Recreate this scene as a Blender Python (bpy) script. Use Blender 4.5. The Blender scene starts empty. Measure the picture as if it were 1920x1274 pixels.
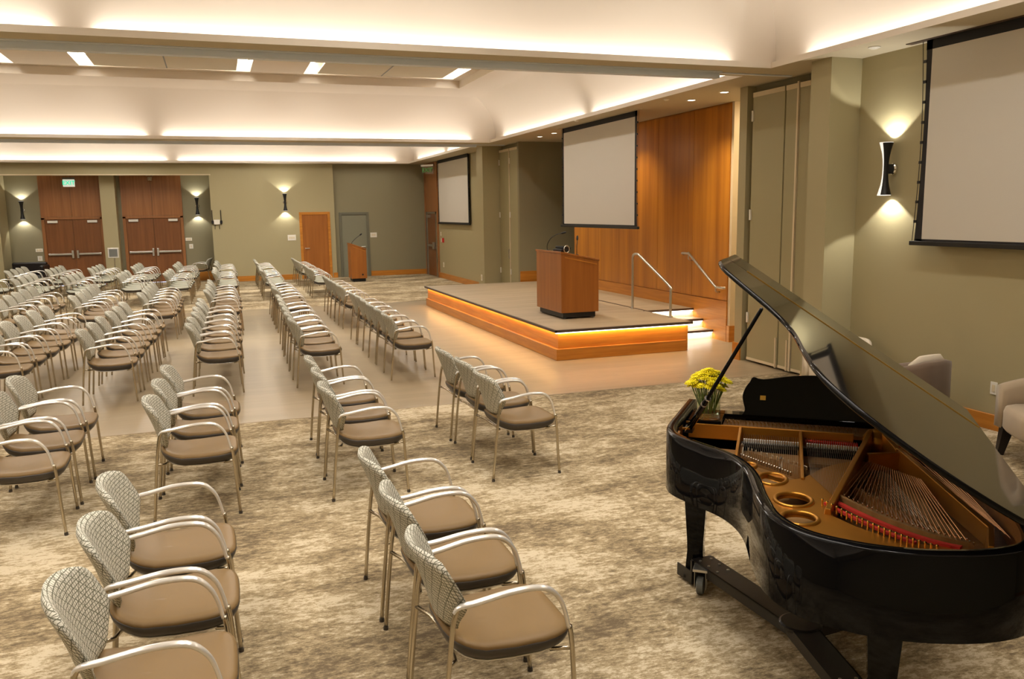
import bpy, bmesh, math, random
from mathutils import Vector, Matrix
random.seed(7)
PI = math.pi
S = bpy.context.scene
C = S.collection

# ------------------------------------------------------------------ helpers
def tag(o, label=None, cat=None, group=None, kind=None):
    if label: o['label'] = label
    if cat: o['category'] = cat
    if group: o['group'] = group
    if kind: o['kind'] = kind
    return o

def empty(name, loc=(0, 0, 0), rz=0.0, parent=None):
    o = bpy.data.objects.new(name, None)
    C.objects.link(o)
    o.empty_display_size = 0.1
    o.location = loc
    o.rotation_euler = (0, 0, rz)
    if parent: o.parent = parent
    return o

def copy_tree(o, parent=None):
    c = o.copy()
    C.objects.link(c)
    c.parent = parent
    for ch in list(o.children):
        copy_tree(ch, c)
    return c

class MB:
    """collects shapes, then links them as ONE mesh object"""
    def __init__(s):
        s.bm = bmesh.new()
    def box(s, x0, x1, y0, y1, z0, z1, mat=None):
        vs = [s.bm.verts.new((x, y, z)) for z in (z0, z1) for y in (y0, y1) for x in (x0, x1)]
        if mat:
            for v in vs: v.co = mat @ v.co
        for f in ((0, 2, 3, 1), (4, 5, 7, 6), (0, 1, 5, 4), (2, 6, 7, 3), (0, 4, 6, 2), (1, 3, 7, 5)):
            s.bm.faces.new([vs[i] for i in f])
        return s
    def quad(s, *ps):
        s.bm.faces.new([s.bm.verts.new(p) for p in ps])
        return s
    def prism(s, poly, z0, z1, mat=None):
        a = [s.bm.verts.new((p[0], p[1], z0)) for p in poly]
        b = [s.bm.verts.new((p[0], p[1], z1)) for p in poly]
        if mat:
            for v in a + b: v.co = mat @ v.co
        n = len(poly)
        s.bm.faces.new(a[::-1]); s.bm.faces.new(b)
        for i in range(n):
            s.bm.faces.new((a[i], a[(i + 1) % n], b[(i + 1) % n], b[i]))
        return s
    def tube(s, pts, r, sides=8, flat=1.0, up=(0, 0, 1), caps=True, rs=None):
        pts = [Vector(p) for p in pts]
        rings = []
        upv = Vector(up)
        n = len(pts)
        for i, p in enumerate(pts):
            t = (pts[min(i + 1, n - 1)] - pts[max(i - 1, 0)]).normalized()
            u = upv - t * upv.dot(t)
            if u.length < 1e-3:
                u = Vector((1, 0, 0)) - t * t.x
                if u.length < 1e-3: u = Vector((0, 1, 0)) - t * t.y
            u.normalize()
            w = t.cross(u)
            k = rs[i] if rs else 1.0
            rings.append([s.bm.verts.new(p + w * (math.cos(a) * r * k) + u * (math.sin(a) * r * flat * k))
                          for a in [2 * PI * j / sides for j in range(sides)]])
        for a, b in zip(rings, rings[1:]):
            for j in range(sides):
                s.bm.faces.new((a[j], a[(j + 1) % sides], b[(j + 1) % sides], b[j]))
        if caps:
            s.bm.faces.new(rings[0][::-1]); s.bm.faces.new(rings[-1])
        return s
    def lathe(s, prof, seg=24, loc=(0, 0, 0), a0=0.0, a1=2 * PI, mat=None, close=True):
        full = abs(a1 - a0 - 2 * PI) < 1e-6
        m = seg if full else seg + 1
        rows = []
        for r, z in prof:
            row = []
            for j in range(m):
                a = a0 + (a1 - a0) * j / seg
                v = Vector((r * math.cos(a), r * math.sin(a), z))
                if mat: v = mat @ v
                row.append(s.bm.verts.new(v + Vector(loc)))
            rows.append(row)
        for a, b in zip(rows, rows[1:]):
            for j in range(seg):
                k = (j + 1) % m
                s.bm.faces.new((a[j], a[k], b[k], b[j]))
        if close and full:
            s.bm.faces.new(rows[0][::-1]); s.bm.faces.new(rows[-1])
        return s
    def loft(s, rings, cap=True):
        vr = [[s.bm.verts.new(p) for p in r] for r in rings]
        n = len(vr[0])
        for a, b in zip(vr, vr[1:]):
            for j in range(n):
                s.bm.faces.new((a[j], a[(j + 1) % n], b[(j + 1) % n], b[j]))
        if cap:
            s.bm.faces.new(vr[0][::-1]); s.bm.faces.new(vr[-1])
        return s
    def build(s, name, mat, parent=None, smooth=False, bevel=0.0, seg=2, fix=True):
        if fix: bmesh.ops.recalc_face_normals(s.bm, faces=s.bm.faces)
        me = bpy.data.meshes.new(name)
        s.bm.to_mesh(me); s.bm.free()
        me.materials.append(mat)
        if smooth:
            for p in me.polygons: p.use_smooth = True
        o = bpy.data.objects.new(name, me)
        C.objects.link(o)
        if parent: o.parent = parent
        if bevel > 0:
            b = o.modifiers.new('bevel', 'BEVEL')
            b.width = bevel; b.segments = seg; b.limit_method = 'ANGLE'; b.angle_limit = math.radians(40)
        return o

def curve_mesh(name, splines, mat, parent=None, extrude=0.01, bevel=0.0, z=0.0, smooth=False):
    cu = bpy.data.curves.new(name, 'CURVE')
    cu.dimensions = '2D'; cu.fill_mode = 'BOTH'; cu.extrude = extrude; cu.bevel_depth = bevel; cu.bevel_resolution = 1
    for pts in splines:
        sp = cu.splines.new('POLY')
        sp.points.add(len(pts) - 1)
        for i, p in enumerate(pts): sp.points[i].co = (p[0], p[1], 0, 1)
        sp.use_cyclic_u = True
    tmp = bpy.data.objects.new(name + '_tmp', cu)
    C.objects.link(tmp)
    dg = bpy.context.evaluated_depsgraph_get()
    me = bpy.data.meshes.new_from_object(tmp.evaluated_get(dg))
    bpy.data.objects.remove(tmp); bpy.data.curves.remove(cu)
    for v in me.vertices: v.co.z += z
    me.materials.clear(); me.materials.append(mat)
    o = bpy.data.objects.new(name, me)
    C.objects.link(o)
    if parent: o.parent = parent
    return o

def text_mesh(name, body, size, mat, parent, loc, rot, ext=0.002):
    cu = bpy.data.curves.new(name, 'FONT')
    cu.body = body; cu.size = size; cu.extrude = ext; cu.align_x = 'CENTER'; cu.align_y = 'CENTER'; cu.offset = size * 0.02
    tmp = bpy.data.objects.new(name + '_tmp', cu)
    C.objects.link(tmp)
    dg = bpy.context.evaluated_depsgraph_get()
    me = bpy.data.meshes.new_from_object(tmp.evaluated_get(dg))
    bpy.data.objects.remove(tmp)
    me.materials.clear(); me.materials.append(mat)
    o = bpy.data.objects.new(name, me)
    C.objects.link(o); o.parent = parent; o.location = loc; o.rotation_euler = rot
    return o

def smooth_path(pts, n=6, closed=False):
    P = [Vector(p) for p in pts]
    out = []
    m = len(P)
    rng = m if closed else m - 1
    for i in range(rng):
        if closed:
            p0, p1, p2, p3 = P[(i - 1) % m], P[i], P[(i + 1) % m], P[(i + 2) % m]
        else:
            p0, p1, p2, p3 = P[max(i - 1, 0)], P[i], P[i + 1], P[min(i + 2, m - 1)]
        for j in range(n):
            t = j / n
            out.append(0.5 * ((2 * p1) + (-p0 + p2) * t + (2 * p0 - 5 * p1 + 4 * p2 - p3) * t * t + (-p0 + 3 * p1 - 3 * p2 + p3) * t ** 3))
    if not closed: out.append(P[-1].copy())
    return out

# ------------------------------------------------------------------ materials
MATS = {}
def mat(name, col, rough=0.5, metal=0.0, spec=0.5, emit=None, es=0.0, coat=0.0, trans=0.0, ior=1.45, bump=0.0, bscale=200, var=0.0, vscale=3.0, sheen=0.0):
    m = bpy.data.materials.new(name); m.use_nodes = True
    nt = m.node_tree; b = nt.nodes['Principled BSDF']
    b.inputs['Base Color'].default_value = (*col, 1)
    b.inputs['Roughness'].default_value = rough
    b.inputs['Metallic'].default_value = metal
    b.inputs['Specular IOR Level'].default_value = spec
    b.inputs['Coat Weight'].default_value = coat
    b.inputs['Transmission Weight'].default_value = trans
    b.inputs['IOR'].default_value = ior
    b.inputs['Sheen Weight'].default_value = sheen
    if emit:
        b.inputs['Emission Color'].default_value = (*emit, 1)
        b.inputs['Emission Strength'].default_value = es
    tc = nt.nodes.new('ShaderNodeTexCoord')
    if bump > 0:
        n = nt.nodes.new('ShaderNodeTexNoise'); n.inputs['Scale'].default_value = bscale; n.inputs['Detail'].default_value = 3
        bp = nt.nodes.new('ShaderNodeBump'); bp.inputs['Strength'].default_value = bump; bp.inputs['Distance'].default_value = 0.002
        nt.links.new(tc.outputs['Object'], n.inputs['Vector'])
        nt.links.new(n.outputs['Fac'], bp.inputs['Height']); nt.links.new(bp.outputs['Normal'], b.inputs['Normal'])
    if var > 0:
        n = nt.nodes.new('ShaderNodeTexNoise'); n.inputs['Scale'].default_value = vscale; n.inputs['Detail'].default_value = 4
        mx = nt.nodes.new('ShaderNodeMix'); mx.data_type = 'RGBA'
        mx.inputs[6].default_value = (*[c * (1 - var) for c in col], 1)
        mx.inputs[7].default_value = (*[min(1, c * (1 + var)) for c in col], 1)
        nt.links.new(tc.outputs['Object'], n.inputs['Vector'])
        nt.links.new(n.outputs['Fac'], mx.inputs[0]); nt.links.new(mx.outputs[2], b.inputs['Base Color'])
    MATS[name] = m
    return m

def wood(name, c1, c2, scale=(14, 14, 0.9), rough=0.35, seams=None, coat=0.15):
    m = bpy.data.materials.new(name); m.use_nodes = True
    nt = m.node_tree; b = nt.nodes['Principled BSDF']; L = nt.links
    tc = nt.nodes.new('ShaderNodeTexCoord'); mp = nt.nodes.new('ShaderNodeMapping')
    mp.inputs['Scale'].default_value = scale
    L.new(tc.outputs['Object'], mp.inputs['Vector'])
    n = nt.nodes.new('ShaderNodeTexNoise'); n.inputs['Scale'].default_value = 1.0; n.inputs['Detail'].default_value = 6; n.inputs['Roughness'].default_value = 0.6
    L.new(mp.outputs['Vector'], n.inputs['Vector'])
    r = nt.nodes.new('ShaderNodeValToRGB')
    r.color_ramp.elements[0].position = 0.32; r.color_ramp.elements[0].color = (*c1, 1)
    r.color_ramp.elements[1].position = 0.68; r.color_ramp.elements[1].color = (*c2, 1)
    L.new(n.outputs['Fac'], r.inputs['Fac']); L.new(r.outputs['Color'], b.inputs['Base Color'])
    b.inputs['Roughness'].default_value = rough; b.inputs['Coat Weight'].default_value = coat; b.inputs['Coat Roughness'].default_value = 0.2
    b.inputs['Specular IOR Level'].default_value = 0.4
    return m

def paint(name, col, rough=0.6):
    return mat(name, col, rough, bump=0.15, bscale=260, spec=0.35)

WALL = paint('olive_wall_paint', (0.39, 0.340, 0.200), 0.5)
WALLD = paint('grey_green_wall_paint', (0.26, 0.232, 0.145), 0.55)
PANEL = paint('partition_vinyl', (0.355, 0.315, 0.18), 0.5)
CEIL = paint('ceiling_white_paint', (0.74, 0.67, 0.585), 0.8)
SOFF = paint('soffit_beige_paint', (0.55, 0.485, 0.355), 0.7)
CREAM = paint('cream_paint', (0.70, 0.60, 0.42), 0.6)
WOODW = wood('cherry_wall_veneer', (0.34, 0.115, 0.010), (0.56, 0.225, 0.022), (9, 5.5, 0.25), 0.38)
WOODH = wood('cherry_horizontal', (0.42, 0.150, 0.016), (0.58, 0.235, 0.032), (1.2, 1.2, 22), 0.38)
WOODD = wood('door_veneer', (0.165, 0.058, 0.016), (0.235, 0.088, 0.026), (16, 16, 0.8), 0.4)
WOODT = wood('transom_veneer', (0.245, 0.098, 0.030), (0.36, 0.150, 0.050), (16, 16, 0.5), 0.4)
WOODL = wood('lectern_veneer', (0.27, 0.088, 0.014), (0.37, 0.130, 0.024), (10, 10, 0.5), 0.35)
SPRUCE = wood('soundboard_spruce', (0.28, 0.145, 0.05), (0.38, 0.21, 0.08), (40, 3, 3), 0.35)
RIMW = wood('inner_rim_maple', (0.30, 0.12, 0.03), (0.42, 0.19, 0.055), (3, 3, 30), 0.4)
BLACK = mat('black_plastic', (0.008, 0.008, 0.008), 0.45)
MBLACK = mat('matte_black_cloth', (0.012, 0.011, 0.012), 0.7)
EBONY = mat('polished_ebony', (0.004, 0.0038, 0.0042), 0.035, spec=0.2)
STEELB = mat('black_steel', (0.012, 0.010, 0.009), 0.35)
SILVER = mat('satin_steel', (0.62, 0.60, 0.56), 0.28, 1.0)
CHROME = mat('polished_chrome', (0.78, 0.76, 0.72), 0.10, 1.0)
LEGM = mat('champagne_steel', (0.52, 0.46, 0.36), 0.22, 1.0)
ARMM = mat('armrest_aluminium', (0.82, 0.79, 0.74), 0.2, 0.5)
BRASS = mat('brass', (0.80, 0.52, 0.14), 0.22, 1.0)
GOLD = mat('bronze_cast_iron_plate', (0.56, 0.25, 0.035), 0.33, 0.75, var=0.06, vscale=8)
GOLDD = mat('dark_bronze', (0.22, 0.10, 0.022), 0.4, 0.6)
COPPER = mat('copper_winding', (0.62, 0.30, 0.13), 0.35, 0.9)
STEELS = mat('string_steel', (0.62, 0.56, 0.46), 0.3, 1.0)
REDF = mat('red_felt', (0.62, 0.035, 0.02), 0.95)
WHITEP = mat('white_plastic', (0.80, 0.77, 0.70), 0.4)
SCREEN = mat('screen_fabric', (0.62, 0.585, 0.53), 0.85, spec=0.2)
GREYT = mat('track_grey', (0.74, 0.82, 0.95), 0.45, 0.0)
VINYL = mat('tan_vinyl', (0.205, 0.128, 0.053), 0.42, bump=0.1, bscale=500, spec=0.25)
VINYL_SHEEN = mat('painted_sheen_vinyl', (0.40, 0.40, 0.32), 0.36, bump=0.1, bscale=500, spec=0.6)  # grazing sheen on the far seats, put into a paler base colour
SHELL = mat('seat_shell_plastic', (0.055, 0.045, 0.036), 0.4)
SUEDE = mat('beige_suede', (0.36, 0.28, 0.19), 0.9, var=0.12, vscale=5, sheen=0.3)
SUEDED = mat('taupe_suede', (0.15, 0.102, 0.070), 0.9, var=0.15, vscale=5, sheen=0.3)
CUSHW = mat('cream_cushion', (0.66, 0.58, 0.46), 0.9)
ESP = mat('espresso_wood', (0.010, 0.008, 0.009), 0.35)
STAGET = wood('stage_top', (0.33, 0.255, 0.165), (0.42, 0.33, 0.22), (0.9, 6, 3), 0.5, coat=0.0)
NOSE = mat('stage_nosing', (0.085, 0.055, 0.038), 0.5)
RUBBER = mat('grey_rubber', (0.16, 0.17, 0.165), 0.6)
LED = mat('led_white', (1, 1, 1), 0.5, emit=(1.0, 0.92, 0.80), es=14)
LEDS = mat('led_step', (1, 1, 1), 0.5, emit=(1.0, 0.90, 0.76), es=4)
LEDW = mat('led_warm', (1, 1, 1), 0.5, emit=(1.0, 0.62, 0.24), es=12)
LAMP = mat('lamp_glass', (1, 1, 1), 0.5, emit=(1.0, 0.94, 0.84), es=12)
DIFF = mat('lamp_diffuser', (0.85, 0.84, 0.80), 0.4, emit=(1.0, 0.95, 0.88), es=0.75)
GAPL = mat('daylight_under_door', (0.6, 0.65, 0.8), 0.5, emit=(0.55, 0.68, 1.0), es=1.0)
DLAMP = mat('downlight_lens', (1, 1, 1), 0.5, emit=(1.0, 0.90, 0.74), es=8)
EXITG = mat('exit_green', (0.02, 0.6, 0.35), 0.5, emit=(0.02, 0.75, 0.42), es=0.9)
EXITD = mat('exit_green_unlit', (0.10, 0.30, 0.08), 0.5, emit=(0.1, 0.45, 0.1), es=0.12)
EXITP = mat('exit_pale_unlit', (0.5, 0.5, 0.42), 0.5)
EXITW = mat('exit_face', (0.75, 0.75, 0.68), 0.5, emit=(0.9, 0.92, 0.8), es=0.55)
GLASS = mat('clear_glass', (0.96, 1.0, 0.97), 0.01, trans=1.0, ior=1.45)
def thin_glass(name, tint):
    m = bpy.data.materials.new(name); m.use_nodes = True
    nt = m.node_tree; nt.nodes.clear()
    o = nt.nodes.new('ShaderNodeOutputMaterial'); mx = nt.nodes.new('ShaderNodeMixShader'); lw = nt.nodes.new('ShaderNodeLayerWeight'); lw.inputs['Blend'].default_value = 0.5
    pw = nt.nodes.new('ShaderNodeMath'); pw.operation = 'POWER'; pw.inputs[1].default_value = 4.0
    ma = nt.nodes.new('ShaderNodeMath'); ma.operation = 'MULTIPLY_ADD'; ma.inputs[1].default_value = 0.5; ma.inputs[2].default_value = 0.03
    tr = nt.nodes.new('ShaderNodeBsdfTransparent'); tr.inputs['Color'].default_value = (*tint, 1)
    gl = nt.nodes.new('ShaderNodeBsdfGlossy'); gl.inputs['Roughness'].default_value = 0.03
    nt.links.new(lw.outputs['Facing'], pw.inputs[0]); nt.links.new(pw.outputs[0], ma.inputs[0]); nt.links.new(ma.outputs[0], mx.inputs[0])
    nt.links.new(tr.outputs[0], mx.inputs[1]); nt.links.new(gl.outputs[0], mx.inputs[2]); nt.links.new(mx.outputs[0], o.inputs[0])
    return m
GLASS = thin_glass('clear_glass', (0.96, 0.98, 0.95))
WATER = thin_glass('vase_water', (0.93, 0.96, 0.88))
STEMG = mat('stem_green', (0.20, 0.32, 0.06), 0.5)
YELLOW = mat('yellow_petal', (1.0, 0.80, 0.0), 0.6, var=0.1, vscale=60)
REDP = mat('fire_alarm_red', (0.6, 0.02, 0.02), 0.4)
DGREY = mat('dark_grey_paint', (0.13, 0.13, 0.115), 0.5)
FRAMEG = paint('grey_door_frame', (0.15, 0.145, 0.105), 0.45)
LEAFG = paint('grey_door_leaf', (0.22, 0.215, 0.155), 0.45)

def carpet_mat(name, k=1.0):
    m = bpy.data.materials.new(name); m.use_nodes = True
    nt = m.node_tree; b = nt.nodes['Principled BSDF']; L = nt.links
    tc = nt.nodes.new('ShaderNodeTexCoord')
    def noise(scale, sx, sy, det, rough, off=0):
        mp = nt.nodes.new('ShaderNodeMapping'); mp.inputs['Scale'].default_value = (sx, sy, 1); mp.inputs['Location'].default_value = (off, off * 1.7, 0)
        L.new(tc.outputs['Object'], mp.inputs['Vector'])
        n = nt.nodes.new('ShaderNodeTexNoise'); n.inputs['Scale'].default_value = scale
        n.inputs['Detail'].default_value = det; n.inputs['Roughness'].default_value = rough
        L.new(mp.outputs['Vector'], n.inputs['Vector']); return n.outputs['Fac']
    def math_(op, a, bb):
        n = nt.nodes.new('ShaderNodeMath'); n.operation = op
        for i, x in enumerate((a, bb)):
            if isinstance(x, (int, float)): n.inputs[i].default_value = x
            else: L.new(x, n.inputs[i])
        return n.outputs[0]
    big = noise(1.15, 0.8, 1.25, 2, 0.5, 3.1)
    mid = noise(5.0, 0.7, 1.35, 8, 0.80, 9.4)
    grain = noise(24, 0.62, 1.35, 5, 0.85, 5.5)
    fine = noise(60, 0.6, 1.4, 2, 0.7, 1.3)
    f = math_('ADD', math_('MULTIPLY', big, 0.30), math_('ADD', math_('MULTIPLY', mid, 0.46), math_('MULTIPLY', grain, 0.48)))
    r = nt.nodes.new('ShaderNodeValToRGB'); cr = r.color_ramp
    cols = [(0.535, (0.150, 0.110, 0.066)), (0.572, (0.225, 0.170, 0.100)), (0.600, (0.300, 0.230, 0.132)), (0.628, (0.375, 0.292, 0.175)), (0.652, (0.430, 0.342, 0.215)), (0.676, (0.60, 0.51, 0.36))]
    while len(cr.elements) < len(cols): cr.elements.new(0.5)
    for e, (p, c) in zip(cr.elements, cols):
        e.position = p; e.color = (*[x * k for x in c], 1)
    L.new(f, r.inputs['Fac']); L.new(r.outputs['Color'], b.inputs['Base Color'])
    b.inputs['Roughness'].default_value = 0.95; b.inputs['Specular IOR Level'].default_value = 0.15
    bp = nt.nodes.new('ShaderNodeBump'); bp.inputs['Strength'].default_value = 0.35; bp.inputs['Distance'].default_value = 0.004
    L.new(fine, bp.inputs['Height']); L.new(bp.outputs['Normal'], b.inputs['Normal'])
    return m
CARPET = carpet_mat('patterned_carpet')

def plank_mat():
    m = bpy.data.materials.new('beige_plank_floor'); m.use_nodes = True
    nt = m.node_tree; b = nt.nodes['Principled BSDF']; L = nt.links
    tc = nt.nodes.new('ShaderNodeTexCoord')
    br = nt.nodes.new('ShaderNodeTexBrick')
    br.inputs['Scale'].default_value = 1.0; br.inputs['Brick Width'].default_value = 1.2; br.inputs['Row Height'].default_value = 0.18
    br.inputs['Mortar Size'].default_value = 0.0015; br.inputs['Mortar Smooth'].default_value = 0.5
    br.inputs['Color1'].default_value = (0.335, 0.262, 0.165, 1); br.inputs['Color2'].default_value = (0.375, 0.295, 0.188, 1)
    br.inputs['Mortar'].default_value = (0.32, 0.24, 0.16, 1)
    L.new(tc.outputs['Object'], br.inputs['Vector'])
    mp = nt.nodes.new('ShaderNodeMapping'); mp.inputs['Scale'].default_value = (1.2, 12, 1)
    L.new(tc.outputs['Object'], mp.inputs['Vector'])
    n = nt.nodes.new('ShaderNodeTexNoise'); n.inputs['Scale'].default_value = 1.5; n.inputs['Detail'].default_value = 5
    L.new(mp.outputs['Vector'], n.inputs['Vector'])
    mx = nt.nodes.new('ShaderNodeMix'); mx.data_type = 'RGBA'; mx.blend_type = 'MULTIPLY'; mx.inputs[0].default_value = 0.35
    r = nt.nodes.new('ShaderNodeValToRGB'); r.color_ramp.elements[0].position = 0.3; r.color_ramp.elements[0].color = (0.7, 0.66, 0.6, 1); r.color_ramp.elements[1].position = 0.7
    L.new(n.outputs['Fac'], r.inputs['Fac'])
    L.new(br.outputs['Color'], mx.inputs[6]); L.new(r.outputs['Color'], mx.inputs[7]); L.new(mx.outputs[2], b.inputs['Base Color'])
    b.inputs['Roughness'].default_value = 0.33; b.inputs['Specular IOR Level'].default_value = 0.4
    return m
PLANK = plank_mat()

def back_fabric():
    m = bpy.data.materials.new('crosshatch_fabric'); m.use_nodes = True
    nt = m.node_tree; b = nt.nodes['Principled BSDF']; L = nt.links
    tc = nt.nodes.new('ShaderNodeTexCoord')
    last = None
    for rot, sc, th, seed in ((0.10, 23.0, 0.90, 0.0), (1.50, 21.0, 0.90, 3.0), (0.85, 9.0, 0.985, 5.0), (-0.62, 8.0, 0.985, 8.0)):
        mp = nt.nodes.new('ShaderNodeMapping'); mp.inputs['Rotation'].default_value = (rot, 0, 0); mp.inputs['Location'].default_value = (0, seed, seed)
        L.new(tc.outputs['Object'], mp.inputs['Vector'])
        w = nt.nodes.new('ShaderNodeTexWave'); w.bands_direction = 'Y'; w.inputs['Scale'].default_value = sc
        w.inputs['Distortion'].default_value = 1.2; w.inputs['Detail'].default_value = 1; w.inputs['Detail Scale'].default_value = 1.2
        L.new(mp.outputs['Vector'], w.inputs['Vector'])
        g = nt.nodes.new('ShaderNodeMath'); g.operation = 'GREATER_THAN'; g.inputs[1].default_value = th
        L.new(w.outputs['Fac'], g.inputs[0])
        if last is None: last = g.outputs[0]
        else:
            a = nt.nodes.new('ShaderNodeMath'); a.operation = 'MAXIMUM'
            L.new(last, a.inputs[0]); L.new(g.outputs[0], a.inputs[1]); last = a.outputs[0]
    mx = nt.nodes.new('ShaderNodeMix'); mx.data_type = 'RGBA'
    mx.inputs[6].default_value = (0.66, 0.635, 0.545, 1); mx.inputs[7].default_value = (0.15, 0.145, 0.10, 1)
    L.new(last, mx.inputs[0]); L.new(mx.outputs[2], b.inputs['Base Color'])
    b.inputs['Roughness'].default_value = 0.75; b.inputs['Specular IOR Level'].default_value = 0.3
    return m
FABRIC = back_fabric()

# ------------------------------------------------------------------ camera
H = 2.13
R = ((0.9433262657626278, 0.06502289350427967, -0.3254344475353946),
     (-0.3315052266846423, 0.13886399995425536, -0.9331779434799498),
     (-0.015486800931771344, 0.9881744850162018, 0.152549487576537))
cam = bpy.data.cameras.new('camera'); co = bpy.data.objects.new('camera', cam); C.objects.link(co)
Mx = Matrix(R).to_4x4(); Mx.translation = Vector((0, 0, H)); co.matrix_world = Mx
FPX = 1570.56
cam.sensor_width = 36; cam.sensor_fit = 'HORIZONTAL'; cam.lens = FPX * 36 / 1920
cam.clip_start = 0.05; cam.clip_end = 200
S.camera = co
Rinv = Matrix(R).transposed()
def in_frame(p, m=40):
    q = Rinv @ (Vector(p) - Vector((0, 0, H)))
    if q.z > -0.3: return False
    x = 960 - q.x / q.z * FPX; y = 637 + q.y / q.z * FPX
    return -m < x < 1920 + m and -m < y < 1274 + m

# ------------------------------------------------------------------ lights
def area(name, loc, rot, sx, sy, power, col=(1, 0.92, 0.8), parent=None, spread=PI):
    l = bpy.data.lights.new(name, 'AREA'); l.shape = 'RECTANGLE'; l.size = sx; l.size_y = sy; l.energy = power; l.color = col; l.spread = spread
    o = bpy.data.objects.new(name, l); C.objects.link(o); o.location = loc; o.rotation_euler = rot
    if parent: o.parent = parent
    return o
def spot(name, loc, direction, power, angle, col=(1, 0.88, 0.68), blend=0.3, size=0.02, parent=None):
    l = bpy.data.lights.new(name, 'SPOT'); l.energy = power; l.color = col; l.spot_size = math.radians(angle); l.spot_blend = blend; l.shadow_soft_size = size
    o = bpy.data.objects.new(name, l); C.objects.link(o); o.location = loc
    o.rotation_euler = Vector(direction).to_track_quat('-Z', 'Y').to_euler()
    if parent: o.parent = parent
    return o
COVE = (1.0, 0.93, 0.84)

# ------------------------------------------------------------------ room shell
def struct(o):
    o['kind'] = 'structure'; return o
XW = 6.83      # right wall
XL = -9.2
ZS = 3.72      # soffit height
def grid_sheet(mb, X0, X1, Y0, Y1, z, holes):
    xs = sorted(set([X0, X1] + [h[0] for h in holes] + [h[1] for h in holes]))
    ys = sorted(set([Y0, Y1] + [h[2] for h in holes] + [h[3] for h in holes]))
    for a, b in zip(xs, xs[1:]):
        for c, d in zip(ys, ys[1:]):
            mx, my = (a + b) / 2, (c + d) / 2
            if any(h[0] < mx < h[1] and h[2] < my < h[3] for h in holes): continue
            mb.quad((a, c, z), (b, c, z), (b, d, z), (a, d, z))

m = MB(); m.box(XL, 10.2, -2.6, 8.86, -0.06, 0.0); struct(m.build('floor', CARPET))
m = MB(); m.box(XL, 10.2, 8.86, 19.75, -0.06, 0.0); struct(m.build('floor', PLANK))
m = MB(); m.box(XL, 10.2, 19.75, 30.2, -0.06, 0.0); struct(m.build('floor', CARPET))
m = MB(); m.box(XL, XW, 8.845, 8.875, 0.0, 0.003); struct(m.build('trim_1', CREAM if False else STAGET))

COFF = [(-8.4, 6.23, -1.7, 8.55), (-8.4, 6.26, 9.15, 19.35), (-8.4, 6.2, 20.05, 27.95)]
m = MB(); grid_sheet(m, XL, 10.2, -2.6, 30.2, ZS, COFF); struct(m.build('ceiling', SOFF, fix=False))
ZU = 4.95
def coffer(x0, x1, y0, y1, slots):
    m = MB()
    prof = [(0, ZS), (0, ZS + 0.065), (-0.02, ZS + 0.065), (-0.02, ZS + 0.03), (-0.24, ZS + 0.03), (-0.24, ZS + 0.14)]
    for i in range(1, 29):
        t = PI / 2 * i / 28
        prof.append((-0.24 + 1.24 * (1 - math.cos(t)), ZS + 0.14 + 0.94 * math.sin(t)))
    prof += [(1.0, ZU)]
    rings = [[m.bm.verts.new(p) for p in ((x0 + d, y0 + d, z), (x1 - d, y0 + d, z), (x1 - d, y1 - d, z), (x0 + d, y1 - d, z))] for d, z in prof]
    for a, b in zip(rings, rings[1:]):
        for j in range(4):
            f = m.bm.faces.new((a[j], a[(j + 1) % 4], b[(j + 1) % 4], b[j]))
    grid_sheet(m, x0 + 1, x1 - 1, y0 + 1, y1 - 1, ZU, slots)
    for a, b, c, d in slots:
        t = ZU + 0.26
        m.quad((a, c, ZU), (b, c, ZU), (b, c, t), (a, c, t)); m.quad((a, d, ZU), (b, d, ZU), (b, d, t), (a, d, t))
        m.quad((a, c, ZU), (a, d, ZU), (a, d, t), (a, c, t)); m.quad((b, c, ZU), (b, d, ZU), (b, d, t), (b, c, t))
        m.quad((a, c, t), (b, c, t), (b, d, t), (a, d, t))
    o = struct(m.build('ceiling', CEIL, smooth=True)); e_ = o.modifiers.new('es', 'EDGE_SPLIT'); e_.split_angle = math.radians(28)
slots_x = [(-6.36, -3.30), (-2.22, 0.86), (1.90, 5.06)]
SL = [[(a, b, 0.2, 7.35) for a, b in slots_x], [(a, b, 10.4, 18.12) for a, b in slots_x], [(a, b, 21.3, 26.7) for a, b in slots_x]]
for cf, sl in zip(COFF, SL): coffer(*cf, sl)

# cove lights (hidden behind each lip) and their glowing strips
CW = 3.9
def cove(cf, w=CW):
    x0, x1, y0, y1 = cf
    z = ZS + 0.055
    def run(ax, c, a, b, nseg):
        L = (b - a - 0.36 * (nseg - 1)) / nseg
        for i in range(nseg):
            s = a + i * (L + 0.36); mid = s + L / 2
            loc = (mid, c, z) if ax == 'x' else (c, mid, z)
            rt = (PI, 0, 0) if ax == 'x' else (PI, 0, PI / 2)
            area('cove_light', loc, rt, L, 0.05, w * L, COVE)
    run('x', y1 + 0.19, x0 + 0.4, x1 - 0.42, 2)
    run('x', y0 - 0.19, x0 + 0.4, x1 - 0.42, 2)
    run('y', x1 + 0.19, y0 + 0.35, y1 - 0.35, 2)
    run('y', x0 - 0.19, y0 + 0.35, y1 - 0.35, 2)
for cf in COFF: cove(cf)

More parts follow.
